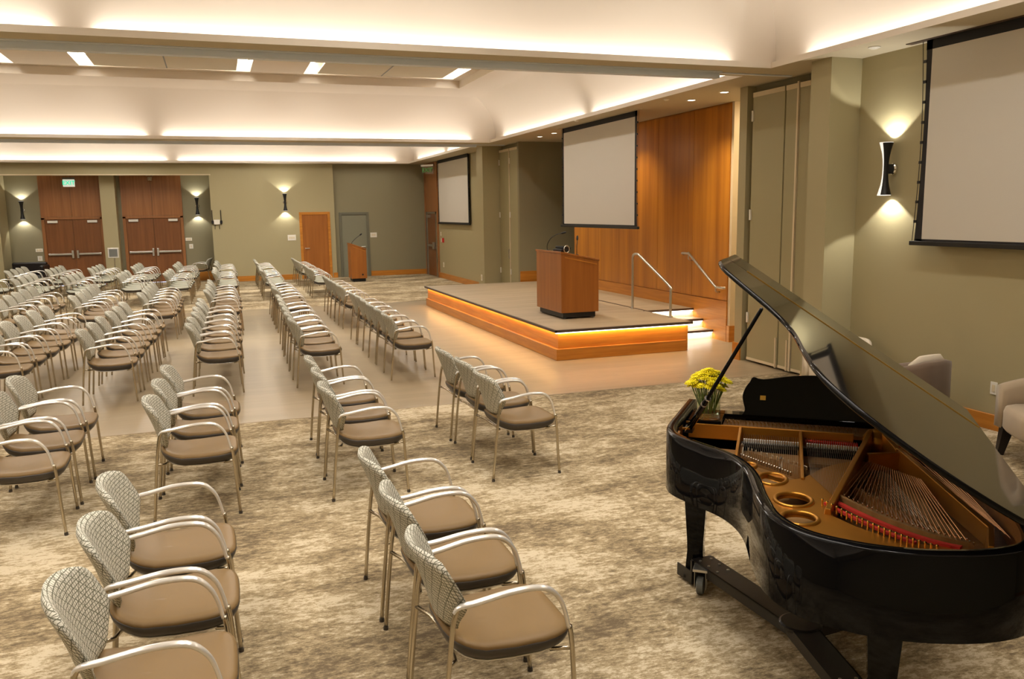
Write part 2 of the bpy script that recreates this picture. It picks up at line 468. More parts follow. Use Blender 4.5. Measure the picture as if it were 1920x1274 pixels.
# ceiling slot lights
def slot_light(a, b, c, d, where, near, power):
    t = empty('ceiling_light', ((a + b) / 2, (c + d) / 2, ZU))
    tag(t, 'recessed ceiling panel with glowing end slots, ' + where, 'ceiling light', 'recessed ceiling panels')
    g = 0.27; hx = (b - a) / 2; hy = (d - c) / 2
    m = MB(); m.box(-hx + g, hx - g, -hy + 0.10, hy - 0.10, 0.0, 0.03)
    m.build('panel', SOFF, t)
    m = MB(); m.box(-0.012, 0.012, -hy + 0.10, hy - 0.10, -0.004, 0.0); m.box(-hx + g, hx - g, -0.012, 0.012, -0.004, 0.0)
    m.build('panel_joint', DGREY, t)
    for sx in (-1, 1):
        for sy in (-1, 1):
            m = MB(); m.box(sx * (hx - 0.135) - 0.09, sx * (hx - 0.135) + 0.09, sy * (hy - 0.75) - 0.65, sy * (hy - 0.75) + 0.65, 0.19, 0.22)
            m.build('lamp', LAMP, t)
        area('slot_lamp', (sx * (hx - 0.135), 0, 0.16), (0, 0, 0), 0.2, 2 * hy - 2.0, power, (1, 0.945, 0.86), t)
for bi, (sl, pw) in enumerate(zip(SL, (112, 125, 105))):
    for i, (a, b, c, d) in enumerate(sl):
        if bi == 1:
            slot_light(a, b, c, d, ('leftmost, cut by the photo edge', 'the middle one in view', 'nearest the wood-panelled wall')[i], True, pw)
        else:
            slot_light(a, b, c, d, ('above the camera' if bi == 0 else 'beyond the far beam') + ', ' + ('left', 'middle', 'right')[i] + ' one', False, pw)

# partition tracks: dropped grey header
def track(y, x1, zlow):
    m = MB(); m.box(XL, x1, y - 0.10, y, zlow, ZS + 0.01)
    m.box(XL, x1, y - 0.16, y - 0.13, ZS - 0.012, ZS); m.box(x1, XW, y - 0.08, y - 0.02, ZS - 0.012, ZS)
    return struct(m.build('trim_2', GREYT))
track(9.02, 5.78, ZS - 0.07)
track(19.98, 6.1, ZS - 0.06).name = 'trim_3'

# walls
def wallbox(name, x0, x1, y0, y1, z0=0.0, z1=ZS, mt=WALL):
    m = MB(); m.box(x0, x1, y0, y1, z0, z1); return struct(m.build(name, mt))
wallbox('wall_right', XW, 7.05, -2.6, 7.74)
m = MB(); m.box(6.42, 7.05, 7.74, 8.07, 0, ZS - 0.0); struct(m.build('wall_right', WALL))
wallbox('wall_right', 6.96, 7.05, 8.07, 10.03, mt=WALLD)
wallbox('wall_right', XW, 6.98, 9.86, 10.03, mt=WALL)
# corridor pocket behind
wallbox('wall_right', 8.9, 9.0, 10.03, 11.4, mt=CREAM)
wallbox('wall_right', 7.05, 9.0, 9.98, 10.03, mt=CREAM)
wallbox('wall_right', 7.62, 9.0, 11.36, 11.46, mt=CREAM)
# wood wall
m = MB()
ys = [11.36, 12.41, 13.07, 13.81, 14.9, 15.96, 17.38]
ys = [11.36, 12.41, 13.61, 14.81, 16.01, 17.38]
for a, b in zip(ys, ys[1:]): m.box(7.58, 7.7, a + 0.004, b - 0.004, 0.66, ZS - 0.02)
m.box(7.60, 7.72, 11.36, 17.38, 0, ZS)
struct(m.build('wall_right', WOODW))
m = MB(); m.box(7.575, 7.6, 11.36, 17.38, 0, 0.645); struct(m.build('trim_4', WOODH))
m = MB(); m.box(7.60, 7.88, 11.30, 11.36, 0.26, ZS); struct(m.build('trim_5', CREAM))
m = MB(); m.box(7.58, 7.90, 11.28, 11.36, 0.0, 0.26); struct(m.build('trim_6', WOODH))
m = MB(); m.box(XW - 0.02, XW + 0.04, 9.87, 10.045, 0.0, 0.24); struct(m.build('trim_7', WOODH))
# beyond the wood wall (far recess)
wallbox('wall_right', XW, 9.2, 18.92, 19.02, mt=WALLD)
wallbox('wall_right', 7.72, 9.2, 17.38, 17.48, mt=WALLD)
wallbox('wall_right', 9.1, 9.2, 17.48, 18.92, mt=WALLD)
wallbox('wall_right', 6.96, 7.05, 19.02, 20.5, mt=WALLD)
wallbox('wall_right', 6.42, 7.05, 20.45, 20.95)
wallbox('wall_right', XW, 7.05, 20.95, 28.7)
# far wall
YF = 28.3
wallbox('wall_far', -0.09, 3.74, YF, YF + 0.15)
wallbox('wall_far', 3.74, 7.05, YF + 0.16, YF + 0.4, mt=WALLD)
wallbox('wall_far', XL, -5.95, YF, YF + 0.15)
wallbox('wall_far', -5.95, -0.09, YF, YF + 0.15, 3.36, ZS)
m = MB(); m.box(-6.0, -0.04, YF - 0.02, YF, 3.36, 3.395); struct(m.build('trim_8', CREAM))
YA = 29.4
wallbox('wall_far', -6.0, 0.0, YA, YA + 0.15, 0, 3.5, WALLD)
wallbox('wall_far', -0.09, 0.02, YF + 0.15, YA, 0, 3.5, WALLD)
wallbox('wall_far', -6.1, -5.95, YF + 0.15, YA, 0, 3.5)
wallbox('wall_far', -3.28, -2.86, YA - 0.55, YA, 0, 3.4, WALL)
m = MB(); m.quad((-6, YF, 3.42), (0, YF, 3.42), (0, YA, 3.42), (-6, YA, 3.42)); struct(m.build('ceiling', CREAM))
wallbox('wall_left', XL - 0.1, XL, -2.6, 30.2)
wallbox('wall_back', XL, 10.2, -2.7, -2.6)
# baseboards
def bb(name, x0, x1, y0, y1, h=0.15):
    m = MB(); m.box(x0, x1, y0, y1, 0, h); struct(m.build(name, WOODH, bevel=0.004, seg=1))
bb('baseboard_right', XW - 0.02, XW, -2.6, 7.74)
bb('baseboard_right', 6.40, 6.42, 7.74, 8.07); bb('baseboard_right', 6.42, XW, 7.72, 7.74)
bb('baseboard_right', XW - 0.02, XW, 20.95, 26.62, 0.17)
bb('baseboard_right', XW, 9.1, 18.9, 18.92, 0.68)
bb('baseboard_far', 0.0, 2.5, YF - 0.02, YF, 0.17); bb('baseboard_far', 3.62, 3.76, YF - 0.02, YF, 0.17)
bb('baseboard_far', 4.9, XW, YF + 0.14, YF + 0.16, 0.17)
bb('baseboard_far', -0.94, -0.09, YA - 0.02, YA, 0.3)

# ------------------------------------------------------------------ folding partition doors
def leaf(name, x, y0, y1, label, handle=True, hinges=True, side=-1):
    t = empty(name, (x, (y0 + y1) / 2, 0)); w = (y1 - y0) / 2
    tag(t, label, 'partition panel')
    m = MB(); m.box(0, 0.045, -w + 0.006, w - 0.006, 0.03, ZS - 0.10); m.build('leaf', PANEL, t, bevel=0.004, seg=1)
    m = MB(); m.box(-0.006, 0.0, -w + 0.01, w - 0.01, ZS - 0.16, ZS - 0.10); m.box(-0.006, 0.0, -w + 0.01, w - 0.01, 0.03, 0.065)
    m.build('rail', CREAM, t)
    if hinges:
        for z in (0.55, 1.95, 3.25):
            m = MB(); m.box(-0.02, 0.0, w - 0.035, w - 0.005, z, z + 0.14); m.build('hinge', WHITEP, t)
    if handle:
        m = MB(); m.box(-0.018, 0.0, -w + 0.05, -w + 0.09, 0.95, 1.17); m.build('handle', SILVER, t)
    return t
leaf('partition_panel', 6.86, 9.10, 9.78, 'widest grey-green folding panel with white hinges, beside the lit corridor gap', False)
leaf('partition_panel', 6.86, 8.86, 9.09, 'narrow grey-green folding panel in the middle of the near pocket', False, False)
leaf('partition_panel', 6.86, 8.08, 8.82, 'grey-green folding panel next to the projecting pier by the piano', False, False)
m = MB(); m.box(6.845, 6.875, 8.825, 8.855, 0.02, ZS - 0.08); tag(m.build('partition_edge_strip', CREAM), 'slim pale vertical edge strip between the near folding panels', 'edge strip')
for y_, w_ in ((8.895, 'next to the slim pale edge strip'), (9.125, 'at the edge of the widest panel')):
    m = MB(); m.box(6.84, 6.86, y_ - 0.01, y_ + 0.01, 0.02, 0.42); tag(m.build('floor_bolt', CREAM), 'pale vertical floor bolt low on near panels, ' + w_, 'bolt')
leaf('partition_panel', 6.86, 18.93, 19.66, 'far pocket folding panel nearer the lectern stage, with pull handle', True)
leaf('partition_panel', 6.86, 19.70, 20.44, 'far pocket folding panel touching the far pier, with pull handle', True)
m = MB(); m.box(6.845, 6.865, 19.665, 19.695, 0.02, ZS - 0.1); tag(m.build('partition_edge_strip', CREAM), 'slim pale vertical strip between the far folding panels', 'edge strip')

# ------------------------------------------------------------------ stage, stairs, rails
ZT = 0.44
t = empty('stage', (4.44, 10.85, 0)); tag(t, 'low wooden platform with lit edge in front of the wood wall', 'stage')
m = MB(); m.box(0.0, 2.22, 0.0, 7.9, ZT - 0.03, ZT); m.box(2.22, 3.135, 1.48, 7.9, ZT - 0.03, ZT); m.build('deck', STAGET, t, bevel=0.006)
m = MB(); m.box(-0.012, 0.02, -0.012, 7.9, ZT - 0.035, ZT + 0.004); m.box(-0.012, 2.22, -0.012, 0.02, ZT - 0.035, ZT + 0.004); m.build('nosing', NOSE, t, bevel=0.006)
m = MB(); m.box(0.06, 2.17, 0.06, 7.86, 0.0, ZT - 0.03); m.box(2.17, 3.13, 1.5, 7.86, 0, ZT - 0.03); m.build('upper_fascia', WOODH, t)
m = MB(); m.box(0.02, 2.13, 0.02, 7.88, 0.0, 0.165); m.build('lower_fascia', WOODH, t, bevel=0.003, seg=1)
m = MB(); m.box(0.015, 0.035, 0.03, 7.86, ZT - 0.043, ZT - 0.036); m.box(0.03, 2.17, 0.015, 0.035, ZT - 0.043, ZT - 0.036); m.build('light_strip', LEDW, t)
m = MB(); m.box(0.0, 2.19, -0.010, 0.02, ZT - 0.046, ZT - 0.036); m.build('light_strip', LEDS, t)
area('stage_edge_light', (0.04, 3.95, ZT - 0.05), (0, math.radians(-10), PI), 0.02, 7.8, 15, (1, 0.52, 0.16), t)
area('stage_edge_light', (1.1, 0.04, ZT - 0.05), (0, 0, 0), 2.1, 0.02, 5, (1, 0.52, 0.16), t)
m = MB(); m.box(6.66, 6.70, 12.1, 17.3, ZT, ZT + 0.004); struct(m.build('trim_9', NOSE))
t = empty('staircase', (6.62, 11.74, 0)); tag(t, 'three lit pale steps climbing beside the stage to the wood wall', 'stairs')
for i in range(3):
    y = 0.305 * i; z = 0.147 * (i + 1)
    if i < 2:
        m = MB(); m.box(0.0, 0.955, y - 0.02, y + 0.33, z - 0.03, z); m.build('tread', STAGET, t, bevel=0.004)
    m = MB(); m.box(0.0, 0.955, y - 0.025, y, z - 0.032, z + 0.002); m.build('tread_nosing', NOSE, t)
    m = MB(); m.box(0.0, 0.955, y, y + 0.3, z - 0.147, z - 0.03); m.build('riser', CREAM, t)
    m = MB(); m.box(0.01, 0.945, y - 0.018, y - 0.003, z - 0.042, z - 0.034); m.build('light_strip', LEDS, t)
    area('step_light', (0.475, y - 0.03, z - 0.045), (0, 0, 0), 0.9, 0.015, 3.0, (1, 0.9, 0.75), t)
t = empty('handrail', (6.62, 11.45, ZT)); tag(t, 'freestanding bent steel handrail at the edge of the stage steps', 'handrail')
pts = smooth_path([(0, 0, 0), (0, 0, 0.30), (0, 0, 0.41), (0, 0.07, 0.50), (0, 0.95, 0.88), (0, 1.08, 0.93), (0, 1.22, 0.925), (0, 1.27, 0.87), (0, 1.27, 0.7), (0, 1.27, 0)], 5)
m = MB(); m.tube(pts, 0.021, 10, up=(1, 0, 0)); m.build('rail', SILVER, t, smooth=True)
for y in (0, 1.27):
    m = MB(); m.lathe([(0.045, 0), (0.045, 0.008), (0.03, 0.012)], 16, (0, y, 0)); m.build('base_flange', SILVER, t, smooth=False)
t = empty('handrail', (7.50, 11.4, 0)); tag(t, 'sloping steel handrail fixed to the wood-panelled wall', 'handrail')
pts = smooth_path([(0.05, 1.24, 1.34), (0, 1.2, 1.36), (0, 1.02, 1.36), (0, 0.93, 1.33), (0, 0.22, 0.90), (0, 0.12, 0.865), (0, -0.02, 0.865), (0.04, -0.05, 0.865)], 5)
m = MB(); m.tube(pts, 0.02, 10, up=(1, 0, 0)); m.build('rail', SILVER, t, smooth=True)
for y, z in ((1.0, 1.32), (0.16, 0.85)):
    m = MB(); m.tube([(0, y, z + 0.01), (0.0, y, z - 0.05), (0.03, y, z - 0.07), (0.08, y, z - 0.07)], 0.009, 8); m.build('bracket', SILVER, t, smooth=True)

# ------------------------------------------------------------------ lecterns and microphones
def lectern(loc, dx, dy, h0, h1, label, sc=1.0):
    t = empty('lectern', loc); tag(t, label, 'lectern')
    m = MB()
    poly = [(0, 0.10), (dx, 0.10), (dx, h1 - 0.03), (0, h0 - 0.03)]
    rot = Matrix(((1, 0, 0, 0), (0, 0, 1, 0), (0, 1, 0, 0), (0, 0, 0, 1)))
    m.prism(poly, 0, dy, rot); m.build('body', WOODL, t, bevel=0.004, seg=1)
    m = MB(); m.prism([(-0.012, h0 - 0.03), (dx + 0.012, h1 - 0.03), (dx + 0.012, h1), (-0.012, h0 + 0.002)], -0.012, dy + 0.012, rot); m.build('top', WOODL, t, bevel=0.004, seg=1)
    s = (h1 - h0) / dx
    m = MB(); m.prism([(0.06, h0 - 0.085 + s * 0.06), (dx - 0.03, h1 - 0.085), (dx - 0.03, h1 - 0.070), (0.06, h0 - 0.070 + s * 0.06)], -0.006, 0.0, rot); m.build('groove_strip', SILVER if False else WOODH, t)
    m = MB(); m.box(0.04, dx - 0.04, 0.04, dy - 0.04, 0.02, 0.11); m.build('plinth', BLACK, t)
    for x in (0.08, dx - 0.06):
        for y in (0.07, dy - 0.07):
            m = MB(); m.tube([(x, y - 0.012, 0.022), (x, y + 0.012, 0.022)], 0.022, 12, up=(0, 0, 1)); m.build('caster', RUBBER, t)
    if sc != 1.0: m = MB(); m.tube([(dx * 0.72, -0.004, 0.22), (dx * 0.72, 0.002, 0.22)], 0.028, 14, up=(0, 0, 1)); m.build('cable_port', BLACK, t)
    return t
lectern((4.97, 11.90, ZT), 0.63, 1.06, 1.05, 0.92, 'large cherry-wood lectern on the stage with sloping top')
lectern((3.90, 26.2, 0), 0.48, 0.62, 1.20, 1.02, 'slim cherry-wood lectern by the grey door at the far wall', 1.1)
def gooseneck(loc, pts, label, hs=1.0):
    t = empty('microphone', loc); tag(t, label, 'microphone')
    m = MB(); m.lathe([(0.03 * hs, 0), (0.03 * hs, 0.01), (0.012 * hs, 0.018)], 14); m.build('base', BLACK, t)
    m = MB(); m.tube(smooth_path(pts, 5), 0.006 * hs, 8, up=(1, 0, 0)); m.build('gooseneck', BLACK, t, smooth=True)
    a, b = Vector(pts[-2]), Vector(pts[-1]); d = (b - a).normalized()
    m = MB(); m.tube([b, b + d * 0.02, b + d * 0.07, b + d * 0.085], 0.016 * hs, 10, up=(1, 0, 0), rs=[0.5, 1, 1, 0.6]); m.build('capsule', MBLACK, t, smooth=True)
gooseneck((5.07, 12.72, ZT + 1.03), [(0, 0, 0), (0.0, 0.0, 0.1), (0.04, -0.05, 0.2), (0.11, -0.12, 0.26), (0.17, -0.18, 0.28)], 'tall bent gooseneck microphone on the left of the stage lectern')
gooseneck((5.30, 12.06, ZT + 0.98), [(0, 0, 0), (0, 0, 0.12), (0.02, 0.03, 0.20), (0.03, 0.05, 0.23)], 'upright short gooseneck microphone on the right of the stage lectern')
gooseneck((3.98, 26.5, 1.17), [(0, 0, 0), (0.03, 0, 0.06), (0.14, -0.02, 0.17), (0.26, -0.04, 0.26)], 'slanted gooseneck microphone on the far slim lectern', 1.3)
t = empty('document_camera', (5.16, 12.34, ZT + 1.025), 0.3); tag(t, 'small black device with silver ring on the stage lectern', 'device')
m = MB(); m.box(-0.09, 0.09, -0.11, 0.11, 0.0, 0.05); m.build('housing', BLACK, t, bevel=0.01)
m = MB(); m.box(-0.06, 0.10, -0.10, 0.10, 0.05, 0.085, Matrix.Rotation(0.18, 4, 'Y')); m.build('lid', BLACK, t, bevel=0.008)
m = MB(); ring = [(0.055 * math.cos(a), 0.0, 0.055 * math.sin(a)) for a in [2 * PI * i / 24 for i in range(25)]]
m.tube([(x, -0.125, z + 0.045) for x, _, z in ring], 0.008, 8, up=(0, 1, 0), caps=False); m.build('ring', SILVER, t, smooth=True)

# ------------------------------------------------------------------ projection screens
def screen(x, y0, y1, z0, z1, label, tag_wall=False):
    t = empty('projection_screen', (x, (y0 + y1) / 2, z0)); tag(t, label, 'projection screen')
    w = (y1 - y0) / 2; h = z1 - z0
    bw = 0.075
    m = MB(); m.box(0.0, 0.004, -w + bw, w - bw, 0.06, h - 0.1)
    m.build('fabric', SCREEN, t)
    m = MB(); n = 14
    for s in (-1, 1):
        for i in range(n):
            a, b = i / n, (i + 1) / n
            def wf(v): return w - 0.03 * (1 - (2 * v - 1) ** 2) + 0.02 * (1 - v)
            za, zb = 0.04 + (h - 0.04) * a, 0.04 + (h - 0.04) * b
            vs = [(0.001, s * (w - bw), za), (0.001, s * wf(a), za), (0.001, s * wf(b), zb), (0.001, s * (w - bw), zb)]
            vs2 = [(p[0] + 0.004, p[1], p[2]) for p in vs]
            if s < 0: vs.reverse(); vs2.reverse()
            m.loft([vs, vs2])
    m.box(0.001, 0.005, -w, w, h - 0.1, h); m.box(0.001, 0.005, -w, w, 0.03, 0.06)
    m.build('black_border', MBLACK, t, fix=True)
    m = MB(); m.box(-0.018, 0.022, -w - 0.07, w + 0.07, -0.005, 0.04); m.build('bottom_bar', BLACK, t, bevel=0.006)
    for s in (-1, 1):
        m = MB(); pts = [(0.003, s * (w + 0.05 - 0.045 * math.sin(PI * k / 10)), 0.04 + (h - 0.05) * k / 10) for k in range(11)]
        m.tube(pts, 0.0035, 6, up=(1, 0, 0)); m.build('tension_cord', BLACK, t)
        for k in range(1, 10):
            v = k / 10; y = s * (w - 0.03 * (1 - (2 * v - 1) ** 2) + 0.02 * (1 - v) + 0.012)
            m = MB(); m.box(-0.006, 0.010, y - 0.018, y + 0.018, 0.04 + (h - 0.05) * v - 0.014, 0.04 + (h - 0.05) * v + 0.014); m.build('cord_tab', BLACK, t)
    return t
screen(6.70, 3.62, 6.72, 1.72, ZS - 0.0, 'large lowered projection screen on the right beside the wall sconce')
screen(6.62, 12.60, 15.76, 1.79, ZS, 'lowered projection screen hanging above the stage')
screen(6.76, 22.88, 26.30, 1.74, ZS, 'most distant lowered projection screen near the corner exit door')
for x, y0, y1 in ((6.70, 3.5, 6.95), (6.62, 12.5, 15.9)):
    m = MB(); m.box(x - 0.04, x + 0.04, y0, y1, ZS - 0.008, ZS + 0.0); o = m.build('screen_slot', NOSE if x > 6.65 else SOFF)
    tag(o, 'dark ceiling slot above the large right-hand screen' if x > 6.65 else 'ceiling slot above the stage screen', 'ceiling slot')

# ------------------------------------------------------------------ wall sconces
def sconce(loc, n, label, power=26, d0=-0.62, d1=0.62):
    """n: unit normal of the wall; body is a waisted curved shell, open at both ends"""
    ang = math.atan2(n[1], n[0])
    t = empty('wall_sconce', loc, ang); tag(t, label, 'wall sconce')
    Hh = 0.27
    prof = []
    for i in range(17):
        v = -1 + 2 * i / 16
        prof.append((0.032 + 0.040 * abs(v) ** 2.2, v * Hh))
    mt = Matrix.Translation((0.115, 0, 0))
    m = MB(); m.lathe(prof, 20, (0.115, 0, 0), PI * d0, PI * d1, close=False); m.build('dark_shell', BLACK, t, smooth=True)
    prof2 = [(r - 0.006 if abs(z) < 0.2 else r - 0.003, z * 1.02) for r, z in prof]
    m = MB(); m.lathe(prof2, 24, (0.115, 0, 0), close=False); m.build('white_liner', DIFF, t, smooth=True)
    for s in (-1, 1):
        m = MB(); m.lathe([(0.0, s * (Hh - 0.03)), (0.045, s * (Hh - 0.03)), (0.045, s * (Hh - 0.022)), (0.0, s * (Hh - 0.022))], 16, (0.115, 0, 0), close=False); m.build('lamp', LAMP, t)
        spot('sconce_light', (0.095, 0, s * (Hh + 0.005)), (-0.10, 0, s), power, 104, (1, 0.965, 0.88), 0.12, 0.02, t)
    m = MB(); m.tube([(0.0, 0, 0), (0.03, 0, 0), (0.042, 0, 0)], 0.065, 24, up=(0, 0, 1), rs=[1, 1, 0.8]); m.build('mounting_disc', CHROME, t, smooth=False, bevel=0.004)
    m = MB(); m.box(0.03, 0.09, -0.03, 0.03, -0.05, 0.05); m.build('arm', BLACK, t, bevel=0.006)
    return t
sconce((XW, 7.20, 2.50), (-1, 0), 'large black and white wall sconce beside the right-hand screen', 24, 0.10, 1.25)
sconce((2.17, YF, 2.50), (0, -1), 'lit wall sconce on the olive wall left of the orange-framed door', 20)
sconce((-0.51, YA, 2.42), (0, -1), 'lit wall sconce in the alcove right of the double doors', 18)
sconce((-5.52, YA, 2.36), (0, -1), 'lit wall sconce in the alcove left of the double doors', 18)

# ------------------------------------------------------------------ doors
def double_door(n, x0, x1, y):
    d = struct(empty('door_%d' % n, ((x0 + x1) / 2, y, 0))); w = (x1 - x0) / 2
    m = MB()
    m.box(-w - 0.09, -w, -0.06, 0, 0, 2.12); m.box(w, w + 0.09, -0.06, 0, 0, 2.12); m.box(-w - 0.09, w + 0.09, -0.06, 0, 2.06, 2.14)
    m.build('door_frame', WOODH if False else WOODT, d, bevel=0.004)
    m = MB()
    for s in (-1, 1):
        a, b = (-w - 0.09, -0.003) if s < 0 else (0.003, w + 0.09)
        m.box(a, b, -0.045, 0, 2.145, 3.40)
    m.build('transom_panel', WOODT, d)
    for s in (-1, 1):
        a, b = (-w + 0.004, -0.003) if s < 0 else (0.003, w - 0.004)
        L = MB(); L.box(a, b, -0.03, 0.01, 0.02, 2.055); lf = L.build('door_leaf', WOODD, d, bevel=0.003, seg=1)
        b_ = MB(); b_.box(a + 0.03 if s < 0 else 0.10, -0.10 if s < 0 else b - 0.03, -0.10, -0.065, 0.96, 1.015); b_.box((a + 0.04) if s < 0 else (b - 0.07), (a + 0.07) if s < 0 else (b - 0.04), -0.07, -0.03, 0.95, 1.02)
        b_.build('push_bar', SILVER, lf, bevel=0.005)
        b_ = MB(); b_.box(s * 0.07 - 0.03, s * 0.07 + 0.03, -0.085, -0.03, 0.86, 1.10); b_.build('latch_case', SILVER, lf, bevel=0.005)
        cx = s * (w - 0.22); b_ = MB(); b_.box(cx - 0.14, cx + 0.14, -0.09, -0.03, 1.955, 2.03); b_.build('door_closer', WHITEP, lf, bevel=0.005)
    m = MB(); m.box(-w, w, -0.05, 0.0, 0.0, 0.018); m.build('threshold_daylight', GAPL, d)  # strip glows to stand in for daylight leaking under the leaves
    return d
double_door(1, -4.95, -3.40, YA)
double_door(2, -2.66, -1.05, YA)
def single_door(n, x0, x1, y, h, fm, lm, handle='left'):
    d = struct(empty('door_%d' % n, ((x0 + x1) / 2, y, 0))); w = (x1 - x0) / 2; f = 0.085
    m = MB(); m.box(-w - f, -w, -0.035, 0.01, 0, h + f); m.box(w, w + f, -0.035, 0.01, 0, h + f); m.box(-w, w, -0.035, 0.01, h, h + f); m.build('door_frame', fm, d, bevel=0.004)
    m = MB(); m.box(-w, w, -0.012, 0.005, 0.01, h); lf = m.build('door_leaf', lm, d)
    s = -1 if handle == 'left' else 1
    m = MB(); m.tube([(s * (w - 0.07), -0.01, 1.0), (s * (w - 0.07), -0.06, 1.0)], 0.02, 10, up=(0, 0, 1)); m.tube([(s * (w - 0.07), -0.055, 1.0), (s * (w - 0.2), -0.055, 1.0)], 0.011, 8); m.build('door_handle', SILVER, lf)
    m = MB()
    for z in (0.25, 1.05, 1.8): m.box(-s * (w - 0.004) - 0.012, -s * (w - 0.004) + 0.012, -0.02, 0.0, z, z + 0.1)
    return d
single_door(3, 2.68, 3.50, YF, 2.09, WOODH, WOODL)
single_door(4, 3.98, 4.80, YF + 0.16, 2.06, FRAMEG, LEAFG, 'right')
# corner exit door on the right wall
d = struct(empty('door_5', (XW, 27.45, 0)))
m = MB(); m.box(-0.03, 0.01, -0.80, 0.84, 2.12, ZS); m.build('transom_panel', WOODT, d)
m = MB(); m.box(-0.05, 0.01, -0.86, -0.76, 0, ZS); m.box(-0.05, 0.01, 0.74, 0.85, 0, ZS); m.build('door_casing', WOODT, d, bevel=0.004)
m = MB(); m.box(-0.04, 0.01, 0.52, 0.60, 0, 2.12); m.box(-0.04, 0.01, -0.60, -0.56, 0, 2.12); m.box(-0.04, 0.01, -0.60, 0.60, 2.06, 2.12); m.build('steel_frame', SILVER, d)
m = MB(); m.box(-0.045, 0.01, 0.60, 0.74, 0, 2.12); m.build('side_panel', DGREY, d)
m = MB(); m.box(-0.03, 0.0, -0.56, 0.52, 0.02, 2.05); lf = m.build('door_leaf', WOODD, d)
m = MB(); m.box(-0.09, -0.03, -0.50, 0.42, 0.98, 1.05); m.box(-0.11, -0.03, -0.50, -0.32, 0.90, 1.13); m.build('push_bar', SILVER, lf, bevel=0.006)
m = MB(); m.box(-0.10, -0.03, 0.10, 0.42, 1.93, 2.02); m.build('door_closer', SILVER, lf, bevel=0.006)

# ------------------------------------------------------------------ exit signs
def exit_sign(loc, rz, label, w=0.32, h=0.22, clear=False, tm=None):
    t = empty('exit_sign', loc, rz); tag(t, label, 'exit sign')
    m = MB(); m.box(-w / 2 - 0.01, w / 2 + 0.01, -0.03, 0.03, h, h + 0.06); m.build('housing', SILVER if clear else DGREY, t, bevel=0.004)
    m = MB(); m.box(-w / 2, w / 2, -0.006 if clear else -0.02, 0.006 if clear else 0.02, 0, h); m.build('face', GLASS if clear else EXITW, t)
    text_mesh('exit_text', 'EXIT', h * 0.78, tm or EXITG, t, (0, -0.009 if clear else -0.024, h / 2), (PI / 2, 0, 0))
exit_sign((-4.13, YA - 0.40, 3.05), 0, 'glowing white exit sign with green letters above left double doors')
exit_sign((6.62, 27.05, 3.34), -0.75, 'clear hanging exit sign with green letters by the corner door', 0.44, 0.24, True, EXITD)
exit_sign((-1.84, YA - 0.5, 3.18), 1.2, 'faint clear hanging exit sign above right double doors', 0.34, 0.18, True, EXITP)

# ------------------------------------------------------------------ wall plates and small things
def plate(loc, n, w, h, label, cat, sw=1):
    ang = math.atan2(n[1], n[0])
    t = empty(cat.replace(' ', '_'), loc, ang); tag(t, label, cat)
    m = MB(); m.box(0, 0.008, -w / 2, w / 2, -h / 2, h / 2); m.build('cover_plate', WHITEP, t, bevel=0.003)
    for k in range(sw):
        y = (k - (sw - 1) / 2) * 0.046
        m = MB(); m.box(0.008, 0.013, y - 0.016, y + 0.016, -0.033, 0.033); m.build('insert', CREAM, t, bevel=0.002)
    return t
plate((XW, 5.80, 0.40), (-1, 0), 0.075, 0.12, 'white power outlet low on the wall between the lounge chairs', 'power outlet')
plate((2.33, YF, 1.36), (0, -1), 0.26, 0.18, 'wide white plate on the olive wall left of the orange-framed door', 'wall plate', 4)
plate((5.03, YF + 0.16, 1.38), (0, -1), 0.22, 0.16, 'white plate on the dark wall right of the grey door', 'wall plate', 3)
plate((-5.18 , YA, 1.13), (0, -1), 0.20, 0.10, 'upper beige plate left of the left double doors', 'wall plate', 3)
plate((-5.18, YA, 0.88), (0, -1), 0.13, 0.15, 'lower white switch left of the left double doors', 'light switch', 1)
plate((-0.84, YA, 1.36), (0, -1), 0.20, 0.10, 'upper beige plate right of the right double doors', 'wall plate', 3)
plate((-0.78, YA, 1.13), (0, -1), 0.12, 0.15, 'lower white switch right of the right double doors', 'light switch', 1)
plate((XW, 26.1, 0.44), (-1, 0), 0.10, 0.16, 'white outlet below the most distant screen', 'power outlet')
plate((XW, 26.35, 1.42), (-1, 0), 0.10, 0.12, 'small white plate above the red alarm pull', 'wall plate')
plate((6.42, 20.7, 0.42), (-1, 0), 0.10, 0.16, 'white outlet on the far projecting pier', 'power outlet')
t = empty('fire_alarm_pull', (XW, 26.1, 1.22), PI); tag(t, 'red and white alarm pull station beside the corner exit door', 'fire alarm')
m = MB(); m.box(0, 0.04, -0.02, 0.12, -0.07, 0.07); m.build('red_box', REDP, t, bevel=0.005)
m = MB(); m.box(0, 0.03, -0.16, -0.03, -0.06, 0.06); m.build('white_box', WHITEP, t, bevel=0.005)
t = empty('antenna_unit', (0.06, YF, 1.86)); tag(t, 'white wall box with two black antennas beside the alcove', 'antenna')
m = MB(); m.box(-0.09, 0.09, -0.06, 0, -0.03, 0.12); m.build('housing', WHITEP, t, bevel=0.006)
for s in (-1, 1):
    m = MB(); m.tube([(s * 0.13, -0.04, -0.02), (s * 0.13, -0.04, 0.42)], 0.012, 8, up=(1, 0, 0)); m.box(s * 0.13 - 0.035, s * 0.13 + 0.035, -0.07, 0, 0.0, 0.09); m.build('antenna', BLACK, t)
    m = MB(); m.tube([(s * 0.06, -0.03, -0.03), (s * 0.07, -0.03, -0.18)], 0.008, 6, up=(1, 0, 0)); m.build('cable', BLACK, t)
t = empty('easel_sign', (-2.96, 28.0, 0)); tag(t, 'small framed sign on a slim stand between the double doors', 'sign stand')
m = MB(); m.tube([(0, 0, 0.01), (0.02, 0, 0.9)], 0.014, 8, up=(1, 0, 0)); m.build('pole', SILVER, t)
